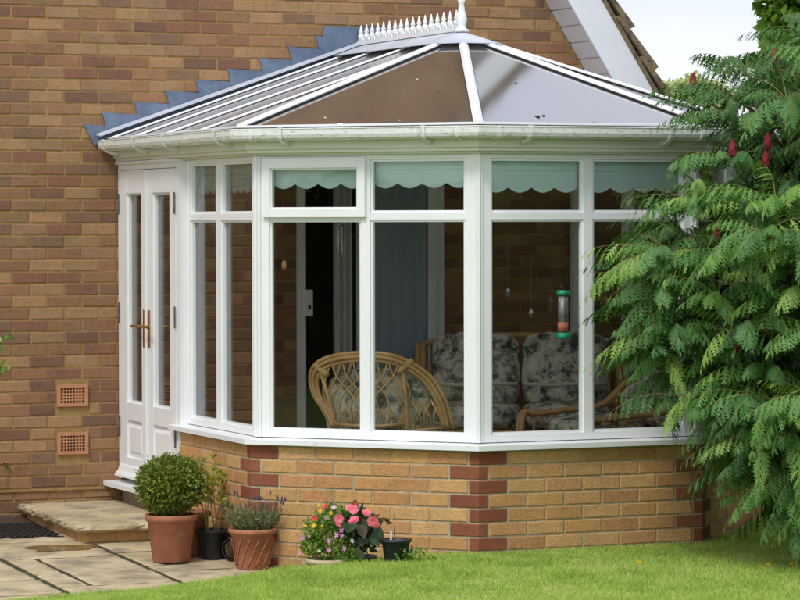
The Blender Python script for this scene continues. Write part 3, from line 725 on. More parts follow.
mb.prism([a2+(0, -.003, .1), a2+(0, -.13, -.0), b2_+(0, -.13, -.0), b2_+(0, -.003, .1)], [a2+(0, -.003, .108), a2+(0, -.13, .008), b2_+(0, -.13, .008), b2_+(0, -.003, .108)]); mb.build('apron_flashing', m_lead, cons)
# saddle of lead where the ridge meets the wall
mb = MB(); mb.prism([(1.36, -.002, 2.98), (1.9, -.002, 2.98), (1.86, -.002, 3.20), (1.40, -.002, 3.20)], [(1.36, -.016, 2.98), (1.9, -.016, 2.98), (1.86, -.014, 3.20), (1.40, -.014, 3.20)]); mb.build('lead_saddle', m_lead, cons)
# cresting along the ridge and the finial
cr = MB(); zc = 3.078
cr.box(XM-.014, XM+.014, -1.63, -.03, zc, zc+.022); cr = cr.build('cresting', m_wh, cons)
sp = MB(); prof = [(.012, 0), (.010, .012), (.016, .02), (.022, .032), (.017, .046), (.010, .052), (.017, .06), (.012, .072), (.007, .09), (.003, .108)]
sp.lathe(prof, k=8); spm = sp.mesh('spike', m_wh, True)
for i in range(17):
    link('cresting_spike', spm, cr, Matrix.Translation((XM, -.075-i*.0945, zc+.020)))
for i in range(17):
    mb = MB(); y = -.075-i*.0945
    mb.tube([(XM, y+.045, zc+.022), (XM, y+.03, zc+.045), (XM, y+.012, zc+.040)], .006, 5); mb.tube([(XM, y-.045, zc+.022), (XM, y-.03, zc+.045), (XM, y-.012, zc+.040)], .006, 5); mb.build('cresting_scroll', m_wh, cr)
fp = [(.045, 0), (.045, .012), (.03, .02), (.024, .04), (.034, .07), (.030, .10), (.020, .13), (.016, .17), (.022, .18), (.022, .19), (.014, .20), (.02, .225), (.034, .25), (.036, .275), (.026, .30), (.012, .32), (.008, .36), (.002, .42)]
mb = MB(); mb.lathe(fp, (XM, -1.66, 3.07), 20); mb.build('finial', m_wh, cons, smooth=True)

# french doors in the left side
f0 = FC[0]; DO = .002; DI = -.05
mb = MB(); f0.box(mb, .012, .055, -.085, DO-.004, .33, 2.302); f0.box(mb, 1.14, 1.203, -.115, DO-.004, .33, 2.302); f0.box(mb, .055, 1.14, -.085, DO-.004, 2.262, 2.302)
f0.box(mb, -.01, 1.21, -.02, DO+.010, 2.296, 2.314)
mb.build('door_frame', m_wh, cons)
mb = MB(); f0.box(mb, -.005, 1.203, -.22, .10, .285, .322, zo=.010); mb.build('threshold', m_wh, cons)
mb = MB(); f0.box(mb, -.003, 1.18, -.25, -.03, -.1, .284); mb.build('door_plinth', m_ym, cons)
def door(u0, u1, glass, hinge_u):
    zt_, zb_ = 2.258, .345; g0, g1 = glass; zg0, zg1 = .815, 2.115; zp0, zp1 = .485, .69
    mb = MB()
    f0.box(mb, u0, g0, DI, DO, zb_, zt_); f0.box(mb, g1, u1, DI, DO, zb_, zt_)
    f0.box(mb, g0, g1, DI, DO-.001, zg1, zt_); f0.box(mb, g0, g1, DI, DO-.001, zp1+.015, zg0); f0.box(mb, g0, g1, DI, DO-.001, zb_, zp0-.015)
    f0.box(mb, g0, g0+.012, -.04, DO-.014, zg0, zg1); f0.box(mb, g1-.012, g1, -.04, DO-.014, zg0, zg1); f0.box(mb, g0+.012, g1-.012, -.04, DO-.0145, zg0, zg0+.012); f0.box(mb, g0+.012, g1-.012, -.04, DO-.0145, zg1-.012, zg1)
    d = mb.build('door', m_wh, cons)
    mb = MB(); f0.box(mb, g0+.003, g1-.003, -.034, -.030, zg0+.002, zg1-.002); mb.build('pane', m_glass, d)
    mb = MB(); f0.box(mb, g0, g1, -.045, -.018, zp0-.015, zp1+.015)
    a, b = g0+.035, g1-.035; o = DO-.006
    lo = [f0.p(g0+.012, -.018, zp0), f0.p(g1-.012, -.018, zp0), f0.p(g1-.012, -.018, zp1), f0.p(g0+.012, -.018, zp1)]; hi = [f0.p(a, o, zp0+.03), f0.p(b, o, zp0+.03), f0.p(b, o, zp1-.03), f0.p(a, o, zp1-.03)]
    mb.prism(lo, hi); mb.build('raised_panel', m_wh, d)
    mb = MB(); lo = [f0.p(u0+.01, DO+.0005, .425), f0.p(u0+.01, DO+.012, .415), f0.p(u0+.01, DO+.022, .385), f0.p(u0+.01, DO+.045, .362), f0.p(u0+.01, DO+.045, .350), f0.p(u0+.01, DO+.0005, .346)]
    du = np.array([f0.d[0], f0.d[1], 0])*(u1-u0-.02); mb.prism(lo, [np.array(p)+du for p in lo]); mb.build('weather_bar', m_wh, d)
    for z in (.66, 1.37, 2.05):
        mb = MB(); mb.tube([f0.p(hinge_u, DO+.008, z-.065), f0.p(hinge_u, DO+.008, z+.065)], .0055, 8); mb.build('hinge', m_steel, d)
    return d
d1 = door(.058, .597, (.185, .487), .056); d2 = door(.601, 1.137, (.70, 1.03), 1.139)
mb = MB(); f0.box(mb, .575, .597+.012, DO+.0005, DO+.014, zb, zb) if False else None
mb = MB(); f0.box(mb, .578, .598, DO+.0005, DO+.012, .345, 2.25); mb.build('meeting_bead', m_wh, d1)
for dd, u, s in ((d1, .545, -1), (d2, .640, 1)):
    mb = MB(); f0.box(mb, u-.018, u+.018, DO+.0005, DO+.006, 1.17, 1.40)
    mb.tube([f0.p(u, DO+.006, 1.30), f0.p(u, DO+.05, 1.30)], .008, 8); mb.tube([f0.p(u, DO+.05, 1.30), f0.p(u+s*.02, DO+.054, 1.303), f0.p(u+s*.10, DO+.050, 1.30), f0.p(u+s*.115, DO+.045, 1.295)], .008, 8)
    mb.build('door_handle', m_brass, dd)

# scalloped window blinds
def blind(f, u0, u1, ztop, zlow, ns, label, o=-.118, amp=.028):
    mb = MB(); n = ns*8; th = .004
    top = [f.p(u0+(u1-u0)*i/n, o, ztop) for i in range(n+1)]
    def zl(t): p = (t*ns) % 1.0; return zlow+amp*(1-math.sin(math.pi*p))
    for side_, oo in ((0, o), (1, o-th)):
        for i in range(n+1):
            u = u0+(u1-u0)*i/n; zf = ztop-(ztop-zlow)*.38
            mb.v += [f.p(u, oo, ztop), f.p(u, oo+.006, zf), f.p(u, oo+.001, zf-.006), f.p(u, oo+.004, zl(i/n))]
    N1 = (n+1)*4
    for i in range(n):
        for k in range(3):
            a = i*4+k; b = a+4; mb.f.append((a, b, b+1, a+1)); mb.f.append((N1+a+1, N1+b+1, N1+b, N1+a))
        a = i*4+3; mb.f.append((a, a+4, N1+a+4, N1+a)); a = i*4; mb.f.append((N1+a, N1+a+4, a+4, a))
    tag(mb.build('window_blind', m_blind), label, 'blind', 'scalloped blinds in the top lights')
fA, fB = FC[1], FC[2]
blind(fA, .085, .645, 2.29, 2.118, 4, 'pale mint scalloped blind behind the small opening sash')
blind(fA, .70, 1.28, 2.29, 2.118, 4, 'pale mint scalloped blind left of the nearest corner post')
blind(fB, .09, .65, 2.29, 2.092, 4, 'pale mint scalloped blind right of the nearest corner post, above the bird feeder')
blind(fB, .71, 1.275, 2.29, 2.092, 4, 'pale mint scalloped blind in the top light nearest the sumac tree')
blind(f0, 1.24, 1.70, 2.29, 2.10, 5, 'scalloped blind in the narrow top light next to the doors')
blind(f0, 1.79, 2.33, 2.29, 2.10, 5, 'scalloped blind in the narrow side top light beside the corner post')

# ---------------------------------------------------------------- cane furniture inside
def cushion(mb, c, ax, sz, n=10, pw=4.):
    """rounded cushion: c centre, ax three axes, sz half sizes"""
    ax = [unit(np.array(a, float)) for a in ax]; base = len(mb.v); k = 16
    for i in range(n+1):
        ph = -math.pi/2+math.pi*i/n
        for j in range(k):
            th = 2*math.pi*j/k; d = np.array([math.cos(ph)*math.cos(th), math.cos(ph)*math.sin(th), math.sin(ph)])
            r = (np.sum(np.abs(d)**pw))**(-1/pw); p = d*r
            mb.v.append(tuple(np.array(c)+ax[0]*p[0]*sz[0]+ax[1]*p[1]*sz[1]+ax[2]*p[2]*sz[2]))
    for i in range(n):
        for j in range(k): mb.f.append((base+i*k+j, base+i*k+(j+1) % k, base+(i+1)*k+(j+1) % k, base+(i+1)*k+j))
FLR = .30
# chair seen from behind: back in a plane facing the window
def chair_back():
    P0 = at(372, 400, 17.05); n = -np.array([fw[0], fw[1], 0]); n = unit(n); n = unit(n+.25*np.array([-rt[0], -rt[1], 0])); u = np.array([-n[1], n[0], 0]);
    if u@rt < 0: u = -u
    def pp(px, py, back=0.):
        r = fw+r2*(px-400)/F_PX-u2*(py-300)/F_PX; t = ((P0-CAM)@n)/(r@n); q = CAM+r*t
        s = (q-P0)@u; return q-n*(.55*s*s+back)
    ch = thing('cane_chair', 'cane tub chair with fan lattice back, standing with its back to the window', 'chair', (P0[0], P0[1], FLR))
    arc = [(331, 428), (322, 412), (311, 396), (306.5, 381), (309, 369), (318, 361), (333, 356), (352, 353.3), (374, 353), (394, 356), (412, 364), (427, 376), (437, 391), (444, 408), (449, 430)]
    mb = MB()
    for k in range(3):
        cx_, cy_ = 375, 420; s = 1-.055*k
        mb.tube(smooth_path([pp(cx_+(x-cx_)*s, cy_+(y-cy_)*s, -.012*(k % 2)) for x, y in arc]), .0125, 8)
    mb.build('back_rim', m_cane, ch, smooth=True)
    up1 = [pp(318, 371), pp(326, 396), pp(332, 416), pp(334, 440)]; up2 = [pp(402, 369), pp(405, 395), pp(407, 430), pp(407, 440)]
    for q in (up1, up2): MB().tube(q, .013, 8).build('back_post', m_cane, ch, smooth=True)
    MB().tube([pp(333, 424), pp(355, 426), pp(385, 426), pp(407, 423)], .012, 8).build('back_rail', m_cane, ch, smooth=True)
    MB().tube([pp(407, 431), pp(425, 430), pp(446, 428)], .010, 8).build('back_rail', m_cane, ch, smooth=True)
    for (x0, y0, x1, y1) in ((313.5, 366, 325, 375), (399, 372, 411, 361)):
        mb = MB(); a, b = pp(x0, y0, -.004), pp(x1, y1, -.004); mb.tube([lerp(a, b, t) for t in np.linspace(-.1, 1.1, 7)], [.016, .019, .02, .02, .02, .019, .016], 10); mb.build('binding', m_wrap, ch, smooth=True)
    mb = MB()   # lattice canes
    topx = [330, 341, 352, 364, 376, 388, 398]
    def topy(x): return 366-8*math.sin(max(0, min(1, (x-318)/88))*math.pi)
    for i, x in enumerate(topx):
        for dx in (-1, 1):
            bx = x+dx*26; bx = min(404, max(328, bx)); mx_ = (x+bx)/2+dx*5
            mb.tube(smooth_path([pp(x, topy(x)), pp(x+dx*6, 378), pp(mx_+dx*3, 394), pp(bx, 410), pp(bx-dx*2, 424)], 3), .0062, 6)
    for x in (345, 356, 367, 378, 389):      # small arches above the rail
        mb.tube([pp(x-6, 424), pp(x-5, 414), pp(x, 409), pp(x+5, 414), pp(x+6, 424)], .006, 6)
    for x in (414, 423, 432):
        mb.tube([pp(x, 430), pp(x-1, 415), pp(x+4, 404)], .006, 6); mb.tube([pp(x+6, 429), pp(x+5, 418), pp(x-4, 400)], .006, 6)
    mb.build('lattice', m_cane, ch, smooth=True)
    mb = MB(); c = pp(372, 402, .13); cushion(mb, c+np.array([0, 0, -.05]), (u, -n, (0, 0, 1)), (.30, .07, .235)); mb.build('back_cushion', m_cush, ch, smooth=True)
    c0 = pp(374, 425, .36); c0[2] = FLR+.40
    mb = MB(); cushion(mb, c0+np.array([0, 0, .02]), (u, -n, (0, 0, 1)), (.31, .28, .07)); mb.build('seat_cushion', m_cush, ch, smooth=True)
    mb = MB(); ring = [c0+np.array([0, 0, -.07])+u*.34*math.cos(a)-n*.31*math.sin(a) for a in np.linspace(0, 2*math.pi, 24, endpoint=False)]; mb.tube(ring, .016, 8, True); mb.build('seat_ring', m_cane, ch, smooth=True)
    for sx, sy in ((-1, -1), (1, -1), (-1, 1), (1, 1)):
        a = c0+np.array([0, 0, -.07])+u*.25*sx-n*.22*sy; b = a.copy(); b[2] = FLR+.001; b += u*.03*sx; MB().tube([a, b], .016, 8).build('leg', m_cane, ch, smooth=True)
chair_back()
def local(c, yaw):
    ca, sa = math.cos(yaw), math.sin(yaw)
    def T(x, y, z): return np.array([c[0]+x*ca-y*sa, c[1]+x*sa+y*ca, FLR+z])
    X_ = np.array([ca, sa, 0]); Y_ = np.array([-sa, ca, 0]); return T, X_, Y_
def cane_seat(name, label, cat, c, yaw, w, backh, nc, ah=.60):
    """front faces local -y"""
    T, X_, Y_ = local(c, yaw); ob = thing(name, label, cat, (c[0], c[1], FLR)); Z_ = np.array([0, 0, 1.])
    for i in range(nc):
        cw = w/nc; cxl = -w/2+cw*(i+.5)
        mb = MB(); cushion(mb, T(cxl, -.03, .42), (X_, Y_, Z_), (cw/2-.004, .34, .08)); mb.build('seat_cushion', m_cush, ob, smooth=True)
        bk = unit(np.array(T(0, .14, .5)-T(0, 0, 0))); bk = unit(Z_+.24*Y_); ny_ = np.cross(X_, bk)
        mb = MB(); cushion(mb, T(cxl, .29, .44+(backh-.44)*.42), (X_, ny_, bk), (cw/2-.004, .09, (backh-.44)*.44)); mb.build('back_cushion', m_cush, ob, smooth=True)
        mb = MB(); cushion(mb, T(cxl, .38, backh-.09), (X_, ny_, bk), (cw/2-.008, .115, .115), pw=3.2); mb.build('head_roll', m_cush, ob, smooth=True)
        for zz, q in ((backh-.17, .27), (.60, .19)):
            mb = MB(); mb.tube([T(cxl-cw*.46, q+.02, zz), T(cxl-cw*.2, q-.005, zz-.004), T(cxl+cw*.2, q-.005, zz+.004), T(cxl+cw*.46, q+.02, zz)], .012, 8); mb.build('piping', m_cushp, ob, smooth=True)
    for s in (-1, 1):
        x = s*(w/2+.05)
        arm = [T(x, -.42, .02), T(x, -.44, .30), T(x, -.42, .50), T(x, -.33, ah), T(x, -.1, ah+.015), T(x, .15, ah+.04), T(x, .33, ah+.17), T(x, .44, backh-.05)]
        mb = MB(); arm = smooth_path(arm); mb.tube(arm, .019, 8); mb.tube([p+X_*.036*s-np.array([0, 0, .006]) for p in arm], .017, 8); mb.build('arm', m_cane, ob, smooth=True)
        mb = MB(); mb.tube([T(x, -.43, .36), T(x, .40, .36)], .013, 8)
        for k in range(6):
            y = -.36+k*.115; mb.tube([T(x, y, .36), T(x, y+.02, .46), T(x, y+.075, ah-.02)], .007, 6); mb.tube([T(x, y+.10, .36), T(x, y+.08, .46), T(x, y+.02, ah-.02)], .007, 6)
        mb.build('arm_lattice', m_cane, ob, smooth=True)
        MB().tube([T(x, .40, .001), T(x, .40, .4), T(x, .46, backh-.05)], .018, 8).build('leg', m_cane, ob, smooth=True)
        MB().tube([T(x, -.43, .001), T(x, -.43, .36)], .0185, 8).build('leg', m_cane, ob, smooth=True)
    mb = MB(); mb.tube([T(-w/2-.05, -.43, .33), T(w/2+.05, -.43, .33)], .017, 8); mb.tube([T(-w/2-.05, .40, .33), T(w/2+.05, .40, .33)], .017, 8); mb.tube([T(-w/2-.05, .46, backh-.05), T(-w/4, .49, backh+.0), T(w/4, .49, backh+.0), T(w/2+.05, .46, backh-.05)], .02, 8)
    for k in range(10):
        xx = -w/2+w*k/9; mb.tube([T(xx, .41, .33), T(xx, .47, backh-.03)], .008, 6)
    mb.build('seat_frame', m_cane, ob, smooth=True)
cane_seat('cane_sofa', 'cane sofa with dark floral cushions at the back of the conservatory', 'sofa', (2.36, -.95), -.42, 1.15, .90, 2)
cane_seat('cane_armchair', 'cane armchair with floral cushion facing left, by the windows next to the sumac tree', 'armchair', (2.30, -2.32), -1.45, .52, .72, 1, .50)
# indoor palm in a clay pot
pc = np.array([2.95, -1.35, FLR]); palm = thing('potted_palm', 'dark spiky potted palm standing behind the right hand windows', 'plant', pc)
MB().lathe([(.10, 0), (.115, .02), (.14, .22), (.155, .225), (.155, .26), (.14, .26), (.135, .24), (.0, .24)], pc+np.array([0, 0, .27]), 24).build('pot', m_terra, palm, smooth=True)
MB().lathe([(.17, 0), (.17, .02), (.05, .04), (.05, .22), (.17, .245), (.17, .27)], pc, 20).build('stand', m_cane, palm)
MB().tube([pc+(0, 0, .5), pc+(.01, 0, .7), pc+(-.01, .01, .9), pc+(0, 0, 1.02)], [.035, .03, .032, .03], 10).build('trunk', m_bark, palm, smooth=True)
mb = MB()
for i in range(46):
    a = random.uniform(0, 6.28); el = random.uniform(-.1, 1.2); Lf = random.uniform(.35, .55); b = pc+np.array([0, 0, random.uniform(.92, 1.08)])
    d = np.array([math.cos(a), math.sin(a), 0]); s = np.array([-d[1], d[0], 0]); pts = []
    for t in np.linspace(0, 1, 6): pts.append(b+d*Lf*t*math.cos(el)+np.array([0, 0, Lf*(t*math.sin(el)-.5*t*t)]))
    for k in range(5):
        w0, w1 = .016*math.sin(.4+2.7*k/5), .016*math.sin(.4+2.7*(k+1)/5); w1 = .001 if k == 4 else w1
        mb.add([pts[k]-s*w0, pts[k]+s*w0, pts[k+1]+s*w1, pts[k+1]-s*w1], [(0, 1, 2, 3)])
mb.build('fronds', m_frondp, palm)

# hanging ornaments inside the glass
def pendant(name, label, f, u, o, ztop, zs, mt, kind):
    x, y, _ = f.p(u, o, 0); ob = thing(name, label, 'ornament', (x, y, zs), 'ornaments hanging inside the windows')
    MB().tube([(x, y, zs), (x, y, ztop)], .0016, 4).build('string', m_wire, ob)
    if kind == 'chime':
        MB().lathe([(.004, 0), (.022, .003), (.022, .010), (.004, .02)], (x, y, zs-.02), 12).build('disc', mt, ob)
        for k in range(5):
            a = k*1.257; MB().tube([(x+.016*math.cos(a), y+.016*math.sin(a), zs-.02), (x+.016*math.cos(a), y+.016*math.sin(a), zs-.10-.018*k)], .0045, 6).build('chime_tube', mt, ob)
    elif kind == 'drop':
        MB().lathe([(.002, 0), (.010, -.01), (.017, -.026), (.012, -.044), (.002, -.055)][::-1], (x, y, zs), 8).build('bead', mt, ob)
    else:
        MB().lathe([(.004, 0), (.014, .006), (.016, .03), (.011, .045), (.004, .052)], (x, y, zs-.05), 10).build('bob', mt, ob, smooth=True)
pendant('wind_chime', 'small silvery wind chime hanging in the left front window', fA, .46, -.20, 2.25, 1.93, m_pewter, 'chime')
pendant('hanging_bob', 'small wooden bob on a string at the left edge of the front window', fA, .135, -.16, 2.25, 1.72, m_cane, 'bob')
pendant('crystal_pendant', 'left of two crystal drops hanging near the bird feeder', fB, .26, -.18, 2.25, 1.58, m_pewter, 'drop')
pendant('crystal_pendant', 'right of two crystal drops hanging near the bird feeder, the lower one', fB, .40, -.18, 1.75, 1.46, m_pewter, 'drop')
# bird feeder hung on the outside of the glass
x, y, _ = fB.p(.515, .03, 0); bf = thing('bird_feeder', 'green topped tube bird feeder with nuts hanging at the window', 'bird feeder', (x, y, 1.30))
x, y, _ = fB.p(.515, -.02, 0)
MB().lathe([(.028, 0), (.028, .21)], (x, y, 1.325), 20).build('mesh_tube', m_wire, bf, smooth=True)
MB().lathe([(.0295, 0), (.0295, .055)], (x, y, 1.333), 20).build('nuts', m_nut, bf, smooth=True)
MB().lathe([(.034, 0), (.036, .01), (.034, .02), (.028, .024), (.01, .026)], (x, y, 1.535), 20).build('lid', m_green, bf, smooth=True)
mb = MB(); mb.lathe([(.034, 0), (.038, .006), (.036, .02), (.030, .03), (.029, .03)], (x, y, 1.30), 20); mb.tube([fB.p(.455, -.02, 1.322), fB.p(.575, -.02, 1.322)], .004, 6); mb.build('base', m_green, bf, smooth=True)
mb = MB(); mb.tube([(x, y, 1.56), (x, y, 1.575), fB.p(.513, -.035, 1.585), fB.p(.511, -.058, 1.586)], .0016, 5); mb.lathe([(.004, 0), (.014, .004)], fB.p(.511, -.064, 1.582), 10); mb.build('hook', m_wire, bf)

# ---------------------------------------------------------------- the stone step beside the doors
st = thing('stone_step', 'riven stone doorstep on a brick base in front of the doors', 'step', (-.32, -.7, .08))
def stone(name, x0, x1, y0, y1, z0, z1, parent, mt):
    mb = MB(); n = 14; per = []
    for i in range(n): per.append((x0+(x1-x0)*i/n, y0))
    for i in range(n*2): per.append((x1, y0+(y1-y0)*i/(2*n)))
    for i in range(n): per.append((x1-(x1-x0)*i/n, y1))
    for i in range(n*2): per.append((x0, y1-(y1-y0)*i/(2*n)))
    N = len(per); cx, cy = (x0+x1)/2, (y0+y1)/2
    for k, (s, zz) in enumerate(((.965, z0), (1.0, z0+(z1-z0)*.35), (.995, z0+(z1-z0)*.75), (.975, z1-.001), (.9, z1), (.5, z1))):
        for x, y in per:
            j = .0075 if k < 4 else 0; X_ = cx+(x-cx)*s+random.uniform(-j, j); Y_ = cy+(y-cy)*s+random.uniform(-j, j)
            mb.v.append((X_, Y_, zz+.018*(Y_+.6)+random.uniform(-.002, .002)))
    mb.v.append((cx, cy, z1+.018*(cy+.6)))
    for k in range(5):
        for i in range(N): mb.f.append((k*N+i, k*N+(i+1) % N, (k+1)*N+(i+1) % N, (k+1)*N+i))
    for i in range(N): mb.f.append((5*N+i, 5*N+(i+1) % N, 6*N))
    mb.f.append(tuple(range(N-1, -1, -1)))
    return mb.build(name, mt, parent)
tp = stone('tread', -.655, -.005, -1.30, -.012, .135, .182, st, m_slab)
stb = MB().box(-.60, -.03, -1.245, -.02, .02, .134).build('base', m_ym, st)
sset = brick_set(.215, .066, m_yb, 4)
for i in range(3):
    L0 = min(.185, .60-.03-i*.19); M = Matrix.Translation((-.605+i*.19, -1.2505, .062)) @ Matrix.Diagonal((L0/.215, 1, 1, 1)); link('brick', sset[i % 4], stb, M)
for i in range(6):
    M = Matrix.Translation((-.6055, -1.248+i*.205+.198, .062)) @ Matrix.Rotation(-math.pi/2, 4, 'Z') @ Matrix.Diagonal((.195/.215, 1, 1, 1)); link('brick', sset[i % 4], stb, M)
# black rubber ring mat beside the step
mt_ = thing('rubber_mat', 'black rubber ring mat on the ground beside the stone step', 'mat', (-1.0, -.65, .09))
mb = MB()
for i in range(20):
    for j in range(14):
        x = -1.50+i*.046+(.023 if j % 2 else 0); y = -.36-j*.042
        if x > -.66: continue
        z = patio_z(y)+.001
        mb.lathe([(.021, 0), (.021, .016), (.0125, .016), (.0125, .002)], (x, y, z), 8)
mb.build('rings', m_black, mt_)
mb = MB(); mb.hexa([(-1.53, -.95, patio_z(-.95)), (-.635, -.95, patio_z(-.95)), (-.635, -.33, patio_z(-.33)), (-1.53, -.33, patio_z(-.33))], [(-1.53, -.95, patio_z(-.95)+.004), (-.635, -.95, patio_z(-.95)+.004), (-.635, -.33, patio_z(-.33)+.004), (-1.53, -.33, patio_z(-.33)+.004)]); mb.build('backing', m_black, mt_)
# soil strip along the wall
mb = MB(); mb.hexa([(-3.4, -.30, .0), (-.61, -.30, .0), (-.61, -.002, .0), (-3.4, -.002, .0)], [(-3.4, -.30, .085), (-.61, -.30, .085), (-.61, -.002, .105), (-3.4, -.002, .105)]); so_ = mb.build('soil_border', m_soil); so_['kind'] = 'structure'

# ---------------------------------------------------------------- pots and plants
def pot(ob, c, r0, r1, h, mt, rim=.03, wob=None, rimh=.035):
    pr = [(r0*.96, 0), (r0, .006), (r1*.97-(r1-r0)*.12, h-rimh), (r1, h-rimh+.004), (r1+rim*.25, h-rimh*.6), (r1+rim*.25, h-.008), (r1+rim*.1, h), (r1-.014, h), (r1-.018, h-.02), (r1-.022, h-.03)]
    MB().lathe(pr, c, 40, wob).build('pot', mt, ob, smooth=True)
    sm_ = MB(); sm_.v.append((c[0], c[1], c[2]+h-.018)); k = 20
    for ring, rr in enumerate((.5, 1.0)):
        for j in range(k):
            a = 2*math.pi*j/k; sm_.v.append((c[0]+(r1-.02)*rr*math.cos(a), c[1]+(r1-.02)*rr*math.sin(a), c[2]+h-.024+random.uniform(-.004, .006)))
    for j in range(k): sm_.f += [(0, 1+j, 1+(j+1) % k), (1+j, 1+k+j, 1+k+(j+1) % k, 1+(j+1) % k)]
    sm_.build('soil', m_soil, ob)
# clipped box ball
c = np.array([-.36, -2.10, patio_z(-2.10)+.002])
bx = thing('box_topiary', 'clipped round box bush in a plain terracotta pot', 'potted plant', c, 'pots along the side wall')
pot(bx, c, .105, .142, .265, m_terra, rimh=.04)
bc = c+np.array([-.005, 0, .43])
MB().tube([c+(0, 0, .23), c+(.004, 0, .32), bc], [.014, .012, .008], 8).build('stem', m_bark, bx)
n = 15000; d = sphere_dirs(n); lump = 1+.09*np.sin(d[:, 0]*7+1)*np.sin(d[:, 1]*8)*np.sin(d[:, 2]*6+2)+.05*np.sin(d[:, 2]*11)*np.sin(d[:, 0]*13)
rr = (rng.uniform(.12, 1.0, n)**.4)*lump*.182*(1+.05*rng.normal(size=n)); P = bc+d*rr[:, None]*np.array([1, 1, .87])
V, F = leaves(P, unit(d+rng.normal(size=(n, 3))*.8), rng.uniform(.014, .03, n), rng.uniform(.009, .017, n)); np_mesh('foliage', V, F, m_box, bx, kind='stuff')
n = 120; d = sphere_dirs(n); d[:, 2] = np.abs(d[:, 2])*.9; P0_ = bc+d*.17*np.array([1, 1, .87])
P = np.concatenate([P0_+unit(d)*t for t in (.008, .018, .028)]); V, F = leaves(P, unit(np.tile(d, (3, 1))+rng.normal(size=(n*3, 3))*.7), .02, .011); np_mesh('new_shoots', V, F, m_box, bx, kind='stuff')
# empty terracotta pot behind it
c = np.array([-.20, -1.88, patio_z(-1.88)+.002]); p2 = thing('terracotta_pot', 'terracotta pot half hidden behind the clipped box bush', 'pot', c, 'pots along the side wall')
pot(p2, c, .10, .14, .25, m_terra)
# black plastic pot with a straggly plant
c = np.array([-.10, -2.06, patio_z(-2.06)+.002]); sp_ = thing('straggly_plant', 'thin yellow green plant in a black plastic pot beside the brick wall', 'potted plant', c, 'pots along the side wall')
pot(sp_, c, .068, .085, .165, m_plas, rimh=.025)
stems = MB(); tips = []
for i in range(7):
    a = random.uniform(0, 6.28); h = random.uniform(.18, .42); tip = c+np.array([.13*math.cos(a)*random.uniform(.4, 1)+(.03 if i < 4 else -.05), .08*math.sin(a), .15+h])
    b = c+np.array([.03*math.cos(a), .03*math.sin(a), .14]); mid = (b+tip)/2+np.array([.02*math.sin(i), 0, .02]); stems.tube([b, mid, tip], [.0035, .003, .002], 5); tips.append((mid, tip))
stems.build('stems', m_stem, sp_)
P = []; 
for mid, tip in tips:
    for _ in range(26): t = random.random()**.6; P.append(mid+(tip-mid)*t+rng.normal(size=3)*.016)
P = np.array(P); V, F = leaves(P, unit(rng.normal(size=P.shape)+[0, 0, -.3]), rng.uniform(.03, .055, len(P)), rng.uniform(.018, .03, len(P))); np_mesh('foliage', V, F, m_ygl, sp_, kind='stuff')
mb = MB()
for (dx, dz) in ((-.105, .40), (-.085, .31), (-.10, .18)):
    mb.lathe([(.003, 0), (.009, .005), (.008, .014), (.002, .02)], c+np.array([dx, -.02, dz]), 7)
mb.build('seed_heads', m_cone, sp_)
MB().tube([c+(-.02, -.01, .14), c+(-.07, -.02, .30), c+(-.105, -.02, .47)], .0028, 5).build('bare_stem', m_stem, sp_)
# root ball tipped out of its small pot, against the lavender pot
c = np.array([-.015, -2.18, patio_z(-2.18)]); rb = thing('tipped_pot', 'small black pot on its side showing a dry root ball', 'pot', c, 'pots along the side wall')
ax = unit(np.array([-.35, -1., .0])); sx_ = unit(np.cross(ax, [0, 0, 1.])); cc = c+np.array([0, 0, .068])
mb = MB(); nk = 24
for i, (r, t) in enumerate(((.05, -.10), (.066, 0), (.069, .0), (.069, .012), (.062, .012), (.048, -.09))):
    for j in range(nk):
        a = 2*math.pi*j/nk; mb.v.append(tuple(cc+ax*t+(sx_*math.cos(a)+np.array([0, 0, 1])*math.sin(a))*r))
for i in range(5):
    for j in range(nk): mb.f.append((i*nk+j, i*nk+(j+1) % nk, (i+1)*nk+(j+1) % nk, (i+1)*nk+j))
mb.f.append(tuple(range(nk))); mb.f.append(tuple(range(5*nk, 6*nk)))
mb.build('pot', m_plas, rb, smooth=False)
mb = MB()
for i in range(60):
    a0 = random.uniform(0, 6.28); q = [cc+ax*random.uniform(-.01, .022)+(sx_*math.cos(a0+k*.5)+np.array([0, 0, 1])*math.sin(a0+k*.5))*random.uniform(.01, .056) for k in range(5)]; mb.tube(q, .0016, 4)
mb.build('roots', m_dry, rb)
